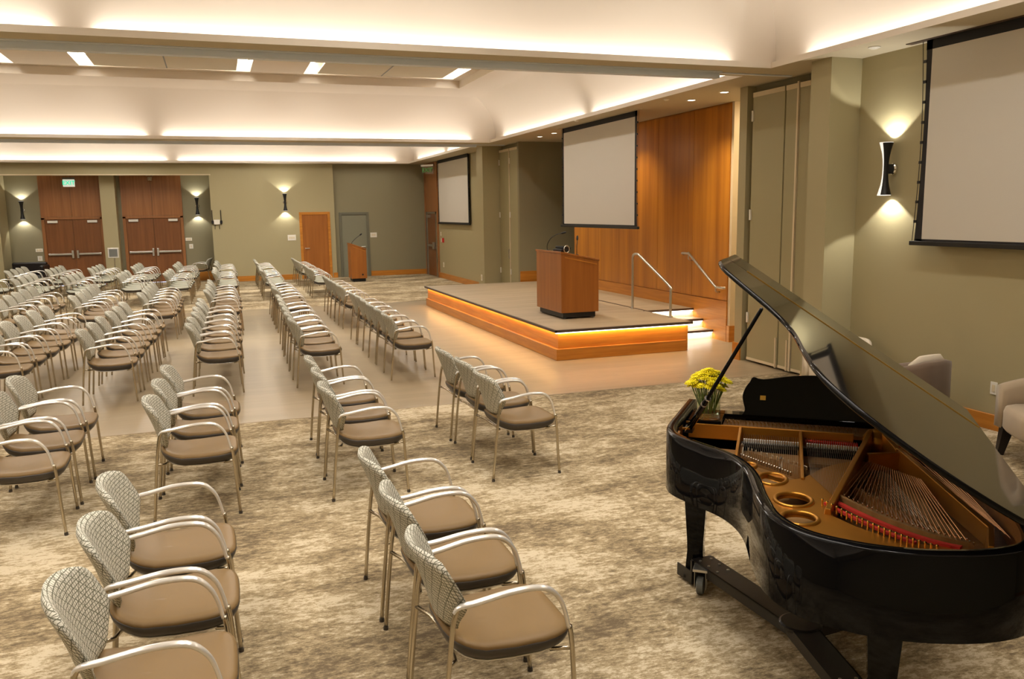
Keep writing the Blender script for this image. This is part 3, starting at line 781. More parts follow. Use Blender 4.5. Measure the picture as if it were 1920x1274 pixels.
m = MB(); m.lathe([(0.17, 0), (0.17, 0.012), (0.03, 0.02)], 20); m.build('base', SILVER, t)
rt = Matrix.Translation((0.0, 0, 1.04)) @ Matrix.Rotation(-0.1, 4, 'X')
m = MB(); m.box(-0.15, 0.15, -0.012, 0.012, -0.15, 0.15, rt); m.build('frame', SILVER, t, bevel=0.004)
m = MB(); m.box(-0.115, 0.115, -0.018, -0.012, -0.115, 0.115, rt); m.build('sign_panel', DGREY, t)

# downlights, sprinklers, detectors on the soffit
def downlight(x, y, label, power, aim=(0.35, 0, -1)):
    t = empty('downlight', (x, y, ZS)); tag(t, label, 'downlight')
    m = MB(); m.lathe([(0.055, -0.002), (0.075, -0.006), (0.078, 0.0), (0.055, 0.004)], 24, close=False); m.build('trim_ring', WHITEP, t, smooth=True)
    m = MB(); m.lathe([(0.0, -0.001), (0.055, -0.001), (0.055, -0.0005)], 24, close=False); m.build('lens', DLAMP, t)
    if power: spot('downlight_lamp', (0, 0, -0.02), aim, power, 105, (1, 0.82, 0.56), 1.0, 0.05, t)
downlight(6.86, 10.46, 'lit round downlight nearest the near folding panels', 90, (0.1, 0.3, -1))
downlight(6.86, 11.33, 'lit round downlight at the near end of the wood wall', 130, (0.12, 0.1, -1))
downlight(6.86, 14.2, 'round downlight hidden behind the stage screen', 150, (0.12, 0.0, -1))
downlight(6.86, 16.77, 'lit round downlight just left of the stage screen', 120, (0.12, 0, -1))
downlight(6.86, 17.60, 'lit round downlight farthest left of the stage screen', 50, (0.1, -0.2, -1))
def disc(x, y, z, r, label, name='sprinkler', cat='sprinkler'):
    m = MB(); m.lathe([(r, 0), (r, -0.008), (r * 0.5, -0.022), (0.004, -0.024)], 18, close=True); o = m.build(name, WHITEP if cat != 'vent' else NOSE); o.location = (x, y, z)
    tag(o, label, cat)
disc(6.42, 11.3, ZS, 0.045, 'sprinkler cap on the soffit right of the stage screen')
disc(6.30, 14.32, ZS, 0.045, 'sprinkler cap on the soffit in front of the stage screen')
disc(6.46, 7.16, ZS, 0.06, 'sprinkler cap on the soffit above the near sconce')
disc(1.35, 14.8, ZU, 0.05, 'sprinkler cap between the middle and right ceiling panels')
disc(-2.75, 13.6, ZU, 0.05, 'sprinkler cap between the left and middle ceiling panels')
disc(-2.85, 12.7, ZU, 0.09, 'smoke detector near the left ceiling panels', 'smoke_detector', 'smoke detector')
disc(3.2, 14.2, ZU, 0.10, 'smoke detector on the right ceiling panel', 'smoke_detector', 'smoke detector')

# corridor light (seen through the gap)
m = MB(); m.box(7.9, 8.5, 10.5, 10.9, ZS - 0.02, ZS - 0.001); o = m.build('corridor_lamp', DLAMP); tag(o, 'glowing ceiling lamp in the corridor behind the wood wall', 'ceiling lamp')
area('corridor_light', (8.2, 10.7, ZS - 0.05), (0, 0, 0), 0.6, 0.4, 16, (1, 0.75, 0.42))

# ------------------------------------------------------------------ chairs
def seat_outline(n, inset=0.0, x0=-0.225, x1=0.300, w0=0.225, w1=0.262):
    pts = []
    for i in range(n):
        a = 2 * PI * i / n
        ca, sa = math.cos(a), math.sin(a)
        e = 2 / 4.2
        px = abs(ca) ** e * (1 if ca > 0 else -1); py = abs(sa) ** e * (1 if sa > 0 else -1)
        f = (px + 1) / 2
        x = (x0 + x1) / 2 + px * ((x1 - x0) / 2 - inset)
        w = w0 + (w1 - w0) * f - inset
        pts.append((x, py * w))
    return pts
def zcurve(x, y):
    return 0.016 * max(0, (x - 0.02) / 0.26) ** 2 + 0.060 * max(0, (-x - 0.02) / 0.20) ** 2.2 - 0.010 * (1 - (y / 0.25) ** 2)
def ring3(outl, z):
    return [(x, y, z + zcurve(x, y)) for x, y in outl]
def make_chair(seatmat, armmat, caps, cat='armchair', n=32):
    t = empty('stacking_armchair')
    m = MB()
    prof = [(0.020, 0.425), (0.003, 0.430), (0.0, 0.438), (0.005, 0.448), (0.018, 0.456), (0.05, 0.460), (0.12, 0.461), (0.205, 0.461)]
    rings = [ring3(seat_outline(n, ins), z) for ins, z in prof]
    m.loft(rings); m.build('seat', seatmat, t, smooth=True)
    m = MB(); m.loft([ring3(seat_outline(n, ins), z) for ins, z in [(0.10, 0.372), (0.045, 0.378), (0.014, 0.392), (0.003, 0.410), (-0.002, 0.428), (0.002, 0.436), (0.012, 0.436), (0.03, 0.425), (0.12, 0.425), (0.20, 0.425)]]); m.build('seat_shell', SHELL, t, smooth=True)
    m = MB(); m.loft([ring3(seat_outline(n, ins), z) for ins, z in [(0.060, 0.370), (0.036, 0.372), (0.036, 0.378), (0.060, 0.380)]]); m.build('seat_trim', armmat, t, smooth=True)
    # backrest
    m = MB(); nu, nv = 14, 12
    def pt(u, v, side):
        s = min(1, v / 0.42); hw = 0.160 + 0.098 * (s * s * (3 - 2 * s))
        if v > 0.78: hw -= 0.045 * ((v - 0.78) / 0.22) ** 3
        z = 0.490 + 0.362 * v - 0.035 * abs(u) ** 3.5 * max(0, (v - 0.35)) / 0.65 + 0.02 * abs(u) ** 3 * (1 - v)
        xc = -0.205 - 0.125 * v + 0.012 * math.sin(PI * v) + 0.085 * abs(u) ** 2.0 * (0.35 + 0.65 * s)
        th = 0.021 * max(0.0, (1 - abs(u) ** 7)) ** 0.5 * max(0.0, (1 - abs(2 * v - 1) ** 9)) ** 0.5
        return (xc + side * th, u * hw, z)
    V = {}
    for side in (-1, 1):
        for i in range(nu + 1):
            for j in range(nv + 1):
                u = -1 + 2 * i / nu; v = j / nv
                if (i in (0, nu) or j in (0, nv)) and side == 1: V[(1, i, j)] = V[(-1, i, j)]
                else: V[(side, i, j)] = m.bm.verts.new(pt(u, v, side))
        for i in range(nu):
            for j in range(nv):
                q = [V[(side, i, j)], V[(side, i + 1, j)], V[(side, i + 1, j + 1)], V[(side, i, j + 1)]]
                m.bm.faces.new(q)
    m.build('backrest', FABRIC, t, smooth=True)
    for s in (-1, 1):
        y = s * 0.272
        m = MB(); m.tube(smooth_path([(-0.285, y, 0.012), (-0.262, y, 0.25), (-0.236, y * 0.99, 0.48), (-0.218, y * 0.965, 0.60), (-0.20, y * 0.96, 0.648)], 3), 0.0125, 8, flat=0.85, up=(1, 0, 0))
        lg = m.build('leg', LEGM, t, smooth=True)
        m2 = MB(); m2.tube(smooth_path([(0.285, y, 0.012), (0.272, y, 0.22), (0.262, y, 0.42), (0.252, y, 0.50)], 3), 0.0125, 8, flat=0.85, up=(1, 0, 0))
        lf = m2.build('leg', LEGM, t, smooth=True)
        if caps:
            m = MB(); m.tube([(-0.2855, y, 0.0), (-0.285, y, 0.018)], 0.0132, 8, up=(1, 0, 0)); m.build('foot_cap', SHELL, lg)
            m = MB(); m.tube([(0.2855, y, 0.0), (0.285, y, 0.018)], 0.0132, 8, up=(1, 0, 0)); m.build('foot_cap', SHELL, lf)
        m = MB()
        pts = smooth_path([(-0.215, y * 0.955, 0.628), (-0.195, y * 0.965, 0.650), (-0.12, y * 0.99, 0.662), (0.0, y * 1.01, 0.682), (0.10, y * 1.01, 0.684), (0.165, y * 1.01, 0.667), (0.213, y, 0.615), (0.236, y, 0.55), (0.248, y, 0.49)], 4)
        rs = []
        for p in pts:
            k = 1.0
            if -0.17 < p.x < 0.16: k = 1.45
            elif p.x >= 0.16: k = 1.5 - 0.5 * min(1, (p.x - 0.16) / 0.07)
            else: k = 1.0 + 0.5 * max(0, (p.x + 0.215) / 0.045)
            rs.append(k)
        m.tube(pts, 0.0116, 10, flat=0.72, up=(0.05, 0, 1), rs=rs); m.build('armrest', armmat, t, smooth=True)
    m = MB(); m.tube([(-0.246, -0.266, 0.42), (-0.20, -0.2, 0.40), (-0.16, 0, 0.372), (-0.20, 0.2, 0.40), (-0.246, 0.266, 0.42)], 0.009, 6); m.build('crossbar', LEGM, t, smooth=True)
    m = MB(); m.tube([(0.262, -0.266, 0.40), (0.20, -0.2, 0.372), (0.20, 0.2, 0.372), (0.262, 0.266, 0.40)], 0.009, 6); m.build('crossbar', LEGM, t, smooth=True)
    return t
protoA = make_chair(VINYL, ARMM, True)
protoB = make_chair(VINYL, ARMM, False, n=24)
protoC = make_chair(VINYL_SHEEN, ARMM, False, n=20)

def lerp(tab, y):
    for (y0, v0), (y1, v1) in zip(tab, tab[1:]):
        if y <= y1: return v0 + (v1 - v0) * (y - y0) / (y1 - y0)
    return tab[-1][1]
ROWX = {  # rear-foot line of each row at several depths
    1: [(2, 1.95), (6, 1.95), (10, 1.98), (16, 2.09), (22, 2.20), (27, 2.24)],
    2: [(2, 0.69), (6, 0.70), (10, 0.79), (16, 0.95), (22, 1.03), (27, 1.08)],
    3: [(2, -0.605), (5, -0.59), (6, -0.54), (10.5, -0.39), (16, -0.21), (22, -0.12), (27, -0.03)],
    4: [(2, -1.70), (6, -1.67), (10.5, -1.56), (16, -1.29), (22, -1.22), (27, -1.12)],
    5: [(6, -2.85), (10.5, -2.66), (16, -2.36), (22, -2.28), (27, -2.2)],
    6: [(6, -4.0), (10.5, -3.8), (16, -3.46), (22, -3.43), (27, -3.25)],
    7: [(6, -5.1), (10.5, -4.95), (16, -4.6), (22, -4.45), (27, -4.3)],
    8: [(10, -6.0), (16, -5.7), (22, -5.45), (27, -5.25)],
}
ORD = ['first', 'second', 'third', 'fourth', 'fifth', 'sixth', 'seventh', 'eighth']
BLOCKS = [  # y of first centre, pitch, count, prototype, look, place, rows
    (3.14, 0.635, 3, protoA, 'tan-seated armchair', 'nearest carpet block', (2, 3), 1.0),
    (6.38, 0.64, 3, protoA, 'tan-seated armchair', 'second carpet block', (1, 2, 3, 4), 1.0),
    (10.66, 0.635, 6, protoB, 'tan-seated armchair', 'near plank-floor block', (1, 2, 3, 4, 5, 6, 7), 1.0),
    (15.75, 0.615, 5, protoB, 'tan-seated armchair', 'far plank-floor block', (1, 2, 3, 4, 5, 6, 7, 8), 0.97),
    (21.9, 0.61, 4, protoC, 'pale-sheen-seated armchair', 'near far-carpet block', (1, 2, 3, 4, 5, 6, 7, 8), 0.89),
    (25.4, 0.61, 4, protoC, 'pale-sheen-seated armchair', 'block by the far wall', (1, 2, 3, 4, 5, 6, 7, 8), 0.89),
]
first_used = set()
for (yb, pitch, cnt, proto, look, place, rows, zs) in BLOCKS:
    for r in rows:
        for k in range(cnt):
            y = yb + pitch * k + random.uniform(-0.006, 0.006)
            if r in (3, 4) and yb < 5: y += 0.04
            x = lerp(ROWX[r], y) + 0.285 + random.uniform(-0.012, 0.012)
            if not (in_frame((x, y, 0.45), 10) or in_frame((x + 0.28, y, 0.62), 0) or in_frame((x, y, 0.8), 0)): continue
            if proto.name not in first_used:
                first_used.add(proto.name); o = proto
            else:
                o = copy_tree(proto)
            o.location = (x, y, 0); o.rotation_euler = (0, 0, random.uniform(-0.015, 0.015)); o.scale = (1, 1, zs)
            tag(o, '%s %s from camera in %s, %s row from stage' % (look, ORD[k], place, ORD[r - 1]), 'armchair', 'armchairs in rows facing the stage')
# stray chair in the alcove
o = copy_tree(protoB); o.location = (-0.50, 28.85, 0); o.rotation_euler = (0, 0, PI - 0.2); o.scale = (1.05, 1.05, 0.9)
tag(o, 'single armchair facing left in the alcove beside the right double doors', 'armchair')

# ------------------------------------------------------------------ lounge chairs
def lounge(loc, rz, label, m_out, m_in, cush=False):
    t = empty('lounge_chair', loc, rz); tag(t, label, 'lounge chair')
    # tub shell: U-shaped wall, front is +x
    path = smooth_path([(0.36, -0.33, 0), (0.10, -0.36, 0), (-0.22, -0.33, 0), (-0.36, -0.18, 0), (-0.38, 0.0, 0), (-0.36, 0.18, 0), (-0.22, 0.33, 0), (0.10, 0.36, 0), (0.36, 0.33, 0)], 4)
    m = MB(); n = len(path); rings = []
    for i, p in enumerate(path):
        tt = (path[min(i + 1, n - 1)] - path[max(i - 1, 0)]).normalized(); nn = Vector((tt.y, -tt.x, 0))
        v = abs(i - (n - 1) / 2) / ((n - 1) / 2)
        top = 0.80 - 0.20 * max(0, (v - 0.15) / 0.85) ** 1.3
        th = 0.05
        prof = [(th, 0.24), (th + 0.02, top - 0.05), (th * 0.9, top - 0.01), (0, top), (-th * 0.9, top - 0.01), (-th, top - 0.05), (-th, 0.24)]
        rings.append([tuple(p + nn * a + Vector((0, 0, z))) for a, z in prof])
    m.loft(rings); m.build('shell', m_out, t, smooth=True, bevel=0.0)
    m = MB(); out = [(x * 1.15 + 0.03, y * 1.22) for x, y in seat_outline(24)]
    m.loft([[(x, y, z) for x, y in [(a * (1 - i), b * (1 - i)) for a, b in out]] for i, z in ((0.06, 0.24), (0.0, 0.27), (0.0, 0.40), (0.03, 0.44), (0.12, 0.455))]); m.build('seat_cushion', m_in, t, smooth=True)
    for x, y in ((0.30, -0.28), (0.30, 0.28), (-0.27, -0.25), (-0.27, 0.25)):
        m = MB(); s = 0.045
        m.loft([[(x * 1.12 + a * s * 0.6, y * 1.1 + b * s * 0.6, 0) for a, b in ((-1, -1), (1, -1), (1, 1), (-1, 1))], [(x + a * s, y + b * s, 0.25) for a, b in ((-1, -1), (1, -1), (1, 1), (-1, 1))]])
        m.build('leg', ESP, t, bevel=0.003)
    if cush:
        m = MB(); m.loft([[(0.05 * math.cos(a) * k - 0.19 + dz * -0.12, 0.27 * math.sin(a) * k, 0.46 + dz * 0.38 ) for a in [2 * PI * i / 16 for i in range(16)]] for k, dz in ((0.5, 0), (1, 0.15), (1, 0.8), (0.6, 1.0))]); m.build('back_cushion', CUSHW, t, smooth=True)
    return t
lounge((6.06, 6.16, 0), math.radians(98), 'taupe tub chair seen from behind the open piano lid', SUEDED, SUEDE, True).scale = (0.93, 0.93, 0.90)
lounge((6.34, 4.74, 0), math.radians(150), 'beige tub chair with dark leg at the right photo edge', SUEDE, SUEDE)
lounge((6.36, 7.36, 0), math.radians(180), 'pale tub chair peeking above the piano lid by the pier', CUSHW, CUSHW).scale = (0.72, 0.72, 0.86)
# dark sofa in the alcove corner
t = empty('armchair', (-5.36, 28.62, 0), -0.1); tag(t, 'dark brown low seat in the far left alcove corner', 'sofa')
m = MB(); m.box(-0.5, 0.45, 0.1, 0.3, 0.1, 0.80); m.build('backrest', ESP, t, bevel=0.04)
m = MB(); m.box(-0.5, 0.45, -0.4, 0.12, 0.1, 0.42); m.build('seat', ESP, t, bevel=0.04)
m = MB(); m.box(0.38, 0.5, -0.4, 0.28, 0.1, 0.72); m.build('arm', ESP, t, bevel=0.04)
for x in (-0.42, 0.42):
    m = MB(); m.box(x - 0.03, x + 0.03, -0.36, -0.30, 0, 0.1); m.build('leg', ESP, t)

# ------------------------------------------------------------------ grand piano (local x = towards tail, y = towards bass)
HD = math.radians(231)
P = empty('grand_piano', (2.599, 4.275, 0), HD)
tag(P, 'black polished grand piano with raised lid on the patterned carpet', 'piano')
OUT = [(0, 0), (0.35, -0.012), (0.62, -0.02), (0.76, 0.0), (0.86, 0.05), (0.97, 0.165), (1.09, 0.30), (1.22, 0.385), (1.38, 0.44), (1.62, 0.485), (1.85, 0.55), (2.0, 0.67), (2.065, 0.84), (2.075, 1.0), (2.04, 1.17), (1.975, 1.31), (1.88, 1.41), (1.74, 1.462), (1.55, 1.475), (1.2, 1.475), (0.5, 1.475), (0, 1.475)]
def rim_path(off=0.0, n=6):
    p = smooth_path([(a, b, 0) for a, b in OUT], n)
    o = []
    for i, q in enumerate(p):
        tt = (p[min(i + 1, len(p) - 1)] - p[max(i - 1, 0)]).normalized(); nn = Vector((-tt.y, tt.x, 0))
        o.append(q + nn * off)
    return o
outer = rim_path(0.0); inner = rim_path(0.055)
sgn = 1 if inner[20].y > outer[20].y else -1
inner = rim_path(0.055 * sgn)
m = MB(); e = 0.008
inn2 = rim_path((0.055 - e) * sgn); out2 = rim_path(e * sgn)
rings = []
for a, a2, b2, b in zip(outer, out2, inn2, inner):
    rings.append([(a.x, a.y, 0.69), (a.x, a.y, 1.0 - e), (a2.x, a2.y, 1.0), (b2.x, b2.y, 1.0), (b.x, b.y, 1.0 - e), (b.x, b.y, 0.69)])
m.loft(rings); o = m.build('rim', EBONY, P, smooth=True)
es = o.modifiers.new('es', 'EDGE_SPLIT'); es.split_angle = math.radians(50)
# inner veneer band
i1 = rim_path(0.056 * sgn); i2 = rim_path(0.066 * sgn)
k0 = 6 * 2
m = MB(); m.loft([[(a.x, a.y, 0.80), (a.x, a.y, 0.965), (b.x, b.y, 0.965), (b.x, b.y, 0.80)] for a, b in zip(i1[k0:-2], i2[k0:-2])]); m.build('inner_rim_veneer', RIMW, P)
ins = [(p.x, p.y) for p in rim_path(0.05 * sgn, 3)]
m = MB(); m.prism(ins, 0.695, 0.72); m.build('bottom_board', STEELB, P)
snd = [(p.x, p.y) for p in rim_path(0.066 * sgn, 3) if p.x > 0.42]
m = MB(); m.prism(snd, 0.828, 0.84); m.build('soundboard', SPRUCE, P)
# keybed, fallboard, shelf, keys
m = MB(); m.box(-0.06, 0.42, 0.0, 1.475, 0.66, 0.72); m.build('keybed', EBONY, P, bevel=0.004)
m = MB(); m.box(-0.05, 0.16, 0.12, 1.355, 0.72, 0.735); m.build('key_slip', EBONY, P, bevel=0.003)
m = MB()
for k in range(52):
    y = 0.125 + k * 0.02355; m.box(-0.035, 0.115, y + 0.0008, y + 0.0228, 0.735, 0.755)
o = m.build('white_keys', WHITEP, P); o['kind'] = 'stuff'
m = MB()
for k in range(52):
    if k % 7 in (0, 2, 3, 5, 6):
        y = 0.125 + k * 0.02355 + 0.0235; m.box(0.02, 0.115, y - 0.006, y + 0.006, 0.755, 0.767)
o = m.build('black_keys', EBONY, P); o['kind'] = 'stuff'
for y0, y1 in ((0.055, 0.118), (1.357, 1.42)):
    m = MB(); m.box(-0.03, 0.2, y0, y1, 0.72, 0.80); m.build('cheek_block', EBONY, P, bevel=0.004)
m = MB(); m.box(0.115, 0.14, 0.055, 1.42, 0.735, 0.965); m.build('fallboard', EBONY, P, bevel=0.004)
m = MB(); m.box(0.13, 0.215, 0.055, 1.42, 0.955, 0.975); m.box(0.20, 0.405, 0.055, 0.235, 0.955, 0.975); m.box(0.20, 0.405, 1.25, 1.42, 0.955, 0.975); m.build('music_shelf', EBONY, P, bevel=0.003)
m = MB(); m.box(0.02, 0.66, 0.075, 0.079, 0.9752, 0.977); m.box(0.2, 0.38, 0.12, 0.124, 0.9752, 0.977)
m.build('shelf_inlay', BRASS, P)
# music desk: shaped board, leaning slightly forward
top = smooth_path([(0.33, 0.0, 0), (0.345, 0.03, 0), (0.335, 0.07, 0), (0.33, 0.11, 0), (0.345, 0.155, 0), (0.365, 0.185, 0), (0.385, 0.215, 0), (0.44, 0.205, 0), (0.60, 0.232, 0), (0.755, 0.240, 0), (0.91, 0.232, 0), (1.07, 0.205, 0), (1.125, 0.215, 0), (1.145, 0.185, 0), (1.165, 0.155, 0), (1.18, 0.11, 0), (1.175, 0.07, 0), (1.165, 0.03, 0), (1.18, 0.0, 0)], 3)
# map (u, h) to local (x = lean, y = u, z)
MM = Matrix(((0, 0, 1, 0.215), (1, 0, 0, 0), (0, 1, 0, 0.976), (0, 0, 0, 1))) 
MM = Matrix.Translation((0.215, 0, 0.976)) @ Matrix.Rotation(-0.16, 4, 'Y') @ Matrix(((0, 0, 1, 0), (1, 0, 0, 0), (0, 1, 0, 0), (0, 0, 0, 1)))
m = MB(); m.prism([(p.x, p.y) for p in top], 0.0, 0.018, MM); m.build('music_desk', EBONY, P, bevel=0.003)
m = MB(); m.box(0.425, 0.455, 0.09, 0.115, 0.018, 0.026, MM); m.build('desk_hinge', BRASS, P)
# cast iron plate
g = 0.925
m = MB(); m.box(0.215, 0.405, 0.237, 1.248, 0.925, 0.945); m.build('pin_block', GOLDD, P, bevel=0.003)
m = MB(); m.box(0.392, 0.410, 0.06, 0.905, 0.875, 0.958); m.box(0.392, 0.410, 1.0, 1.40, 0.875, 0.958); m.build('plate_flange', GOLD, P, bevel=0.004)
rimseg = [(p.x, p.y) for p in rim_path(0.068 * sgn, 4) if True]
web_rim = [q for q in rimseg if q[0] > 0.80 and q[1] < 1.33]
web_in = [(1.72, 1.285), (1.735, 1.16), (1.735, 1.03), (1.70, 0.965), (1.62, 0.865), (1.53, 0.785), (1.40, 0.775), (1.18, 0.83), (0.96, 0.90), (0.74, 0.965), (0.715, 0.935), (0.74, 0.875), (0.80, 0.815), (0.88, 0.755), (1.0, 0.70), (1.07, 0.665), (1.11, 0.61), (1.09, 0.55), (1.03, 0.48), (0.95, 0.42), (0.86, 0.355), (0.80, 0.335)]
i_start = min(range(len(web_rim)), key=lambda i: abs(web_rim[i][0] - 0.84) + web_rim[i][1])
i_end = max(range(len(web_rim)), key=lambda i: web_rim[i][1])
outerp = web_rim[i_start:i_end + 1]
def ell(cx, cy, rx, ry, n=28): return [(cx + rx * math.cos(2 * PI * i / n), cy + ry * math.sin(2 * PI * i / n)) for i in range(n)]
HOLES = [(0.945, 0.425, 0.038, 0.028), (1.125, 0.535, 0.085, 0.062), (1.385, 0.632, 0.088, 0.075), (1.60, 0.66, 0.075, 0.07)]
curve_mesh('plate_web', [outerp + web_in] + [ell(*h) for h in HOLES], GOLD, P, extrude=0.008, bevel=0.003, z=0.895)
for h in HOLES:
    pts = [(x, y, 0.906) for x, y in ell(*h)]; pts.append(pts[0])
    m = MB(); m.tube(pts, 0.010, 8, caps=False); m.build('hole_rim', GOLD, P, smooth=True)
def bar(a, b, w=0.022, z0=0.86, z1=0.93, name='plate_strut', h1=None):
    a, b = Vector(a), Vector(b); d = (b - a).normalized(); n = Vector((-d.y, d.x))
    h1 = h1 or z1
    m = MB()
    r0 = [(a.x - n.x * w / 2, a.y - n.y * w / 2, z0), (a.x + n.x * w / 2, a.y + n.y * w / 2, z0), (a.x + n.x * w / 3, a.y + n.y * w / 3, z1), (a.x - n.x * w / 3, a.y - n.y * w / 3, z1)]
    r1 = [(b.x - n.x * w / 2, b.y - n.y * w / 2, z0), (b.x + n.x * w / 2, b.y + n.y * w / 2, z0), (b.x + n.x * w / 3, b.y + n.y * w / 3, h1), (b.x - n.x * w / 3, b.y - n.y * w / 3, h1)]
    m.loft([r0, r1]); return m.build(name, GOLD, P, bevel=0.003)
bar((0.40, 0.338), (0.86, 0.352), z1=0.955, h1=0.915)
bar((0.40, 0.645), (1.09, 0.665), z1=0.955, h1=0.915)
bar((0.38, 0.99), (1.52, 0.765), 0.035, z1=0.985, h1=0.93)
bar((0.36, 1.03), (0.62, 1.10), 0.04, z1=0.985, h1=0.95)
bar((0.60, 1.10), (1.56, 1.335), 0.035, z1=0.955, h1=0.935)
bar((1.55, 1.335), (1.76, 1.30), 0.03, z1=0.935)
bar((0.71, 0.955), (0.64, 1.11), 0.03, z1=0.945)
m = MB(); m.lathe([(0.07, 0.86), (0.075, 0.94), (0.05, 0.975), (0.012, 0.99)], 20, (0.385, 1.02, 0)); m.build('plate_nose', GOLD, P, smooth=True)
# tuning pins
m = MB()
for k in range(150):
    y = 0.25 + k * 0.0066
    if 0.332 < y < 0.352 or 0.64 < y < 0.66 or 0.93 < y < 1.06: continue
    x = 0.30 + 0.022 * (k % 3) + 0.004 * ((k // 3) % 2)
    m.tube([(x, y, 0.944), (x, y, 0.966)], 0.0033, 6, up=(1, 0, 0))
o = m.build('tuning_pins', CHROME, P); o['kind'] = 'stuff'
# red felt at agraffes
m = MB(); m.box(0.418, 0.452, 0.668, 0.925, 0.900, 0.914); m.box(0.418, 0.452, 1.06, 1.25, 0.900, 0.914); m.build('red_felt', REDF, P)
# dampers
for k in range(52):
    y = 0.37 + k * 0.0115
    if 0.635 < y < 0.67 or y > 0.955: continue
    m = MB(); m.box(0.552, 0.566, y - 0.0035, y + 0.0035, 0.912, 0.932); m.build('damper_head', WHITEP, P)
m = MB(); m.box(0.535, 0.578, 0.355, 0.96, 0.895, 0.911); m.build('damper_rail', BLACK, P)
m = MB(); m.box(0.60, 0.70, 0.36, 0.96, 0.850, 0.868); m.build('belly_rail', SPRUCE, P)
# strings
m = MB()
def stringline(a, b, r=0.0009, za=0.918, zb=0.912):
    m.tube([(a[0], a[1], za), (b[0], b[1], zb)], r, 4, caps=False)
for k in range(30):
    f = k / 29; stringline((0.41, 0.36 + 0.27 * f), (0.80 + 0.24 * f, 0.37 + 0.27 * f))
for k in range(26):
    f = k / 25; stringline((0.41, 0.67 + 0.25 * f), (1.04 + 0.34 * f, 0.70 + 0.12 * f))
for k in range(24):
    f = k / 23; stringline((0.74 + 0.08 * f, 0.94 + 0.10 * f), (1.30 + 0.40 * f, 0.86 + 0.33 * f), 0.0009, 0.885, 0.88)
o = m.build('treble_strings', STEELS, P); o['kind'] = 'stuff'
for k in range(9):
    f = k / 8
    m = MB(); m.tube([(0.45, 1.08 + 0.15 * f, 0.925), (1.30 + 0.30 * f, 1.315 + 0.075 * f, 0.915)], 0.0016, 5, caps=False); m.build('bass_string', COPPER, P)
def brp(t):   # bass bridge curve
    return (1.30 + 0.40 * (1 - (1 - t) ** 1.6), 0.815 + 0.43 * t)
for k in range(26):
    f = k / 25
    x1, y1 = brp(f * 0.97)
    x0, y0 = 0.79 + 0.22 * f, 0.955 + 0.20 * f
    m = MB(); m.tube([(x0, y0, 0.93), (x1, y1, 0.925)], 0.0021, 5, caps=False); m.build('bass_string', COPPER, P)
    m = MB(); m.lathe([(0.003, 0.924), (0.003, 0.934), (0.002, 0.936)], 6, (x1 + 0.006, y1, 0)); m.build('bridge_pin', LEGM, P)
m = MB(); pts = [brp(i / 14) for i in range(15)]
m.loft([[(x - 0.014, y - 0.01, 0.86), (x + 0.016, y - 0.01, 0.86), (x + 0.016, y - 0.01, 0.925), (x - 0.014, y - 0.01, 0.925)] for x, y in pts]); m.build('bass_bridge', SPRUCE, P)
m = MB(); m.loft([[(x + 0.030, y - 0.03, 0.905), (x + 0.050, y - 0.040, 0.905), (x + 0.050, y - 0.040, 0.916), (x + 0.030, y - 0.03, 0.916)] for x, y in pts]); m.build('red_felt', REDF, P)
m = MB(); m.loft([[(x + 0.085, y - 0.055, 0.905), (x + 0.102, y - 0.064, 0.905), (x + 0.102, y - 0.064, 0.914), (x + 0.085, y - 0.055, 0.914)] for x, y in pts[:11]]); m.build('red_felt', REDF, P)
m = MB()
for i in range(22):
    x, y = brp(i / 24); m.lathe([(0.004, 0.905), (0.004, 0.935), (0.006, 0.938), (0.002, 0.942)], 6, (x + 0.130, y - 0.07, 0))
o = m.build('hitch_pins', BRASS, P); o['kind'] = 'stuff'
m = MB(); lb = smooth_path([(1.0, 0.86, 0), (1.15, 0.94, 0), (1.35, 1.07, 0), (1.52, 1.20, 0), (1.62, 1.27, 0)], 4)
m.loft([[(p.x - 0.02, p.y, 0.84), (p.x + 0.02, p.y, 0.84), (p.x + 0.014, p.y, 0.882), (p.x - 0.014, p.y, 0.882)] for p in lb]); m.build('long_bridge', RIMW, P)
m = MB()
for i in range(0, len(lb)):
    m.lathe([(0.004, 0.88), (0.004, 0.890), (0.002, 0.892)], 6, (lb[i].x, lb[i].y, 0))
o = m.build('long_bridge_pins', CHROME, P); o['kind'] = 'stuff'
m = MB(); tb = smooth_path([(0.69, 0.40, 0), (0.78, 0.52, 0), (0.88, 0.64, 0), (0.93, 0.68, 0)], 5)
m.loft([[(p.x - 0.016, p.y, 0.84), (p.x + 0.016, p.y, 0.84), (p.x + 0.012, p.y, 0.905), (p.x - 0.012, p.y, 0.905)] for p in tb]); m.build('treble_bridge', SPRUCE, P)
m = MB()
for i in range(len(tb)): m.lathe([(0.004, 0.905), (0.004, 0.92), (0.002, 0.922)], 6, (tb[i].x, tb[i].y, 0))
for i in range(20): m.lathe([(0.005, 0.90), (0.005, 0.918), (0.002, 0.92)], 6, (0.80 + 0.012 * i, 0.375 + 0.0125 * i, 0))
o = m.build('hitch_pins', STEELS, P); o['kind'] = 'stuff'
for x, y in ((0.775, 0.375), (0.955, 0.565)):
    m = MB(); m.tube([(x, y, 0.90), (x, y, 0.955)], 0.007, 10, up=(1, 0, 0)); m.tube([(x - 0.018, y, 0.955), (x + 0.018, y, 0.955)], 0.007, 8); m.build('plate_bolt', SILVER, P)
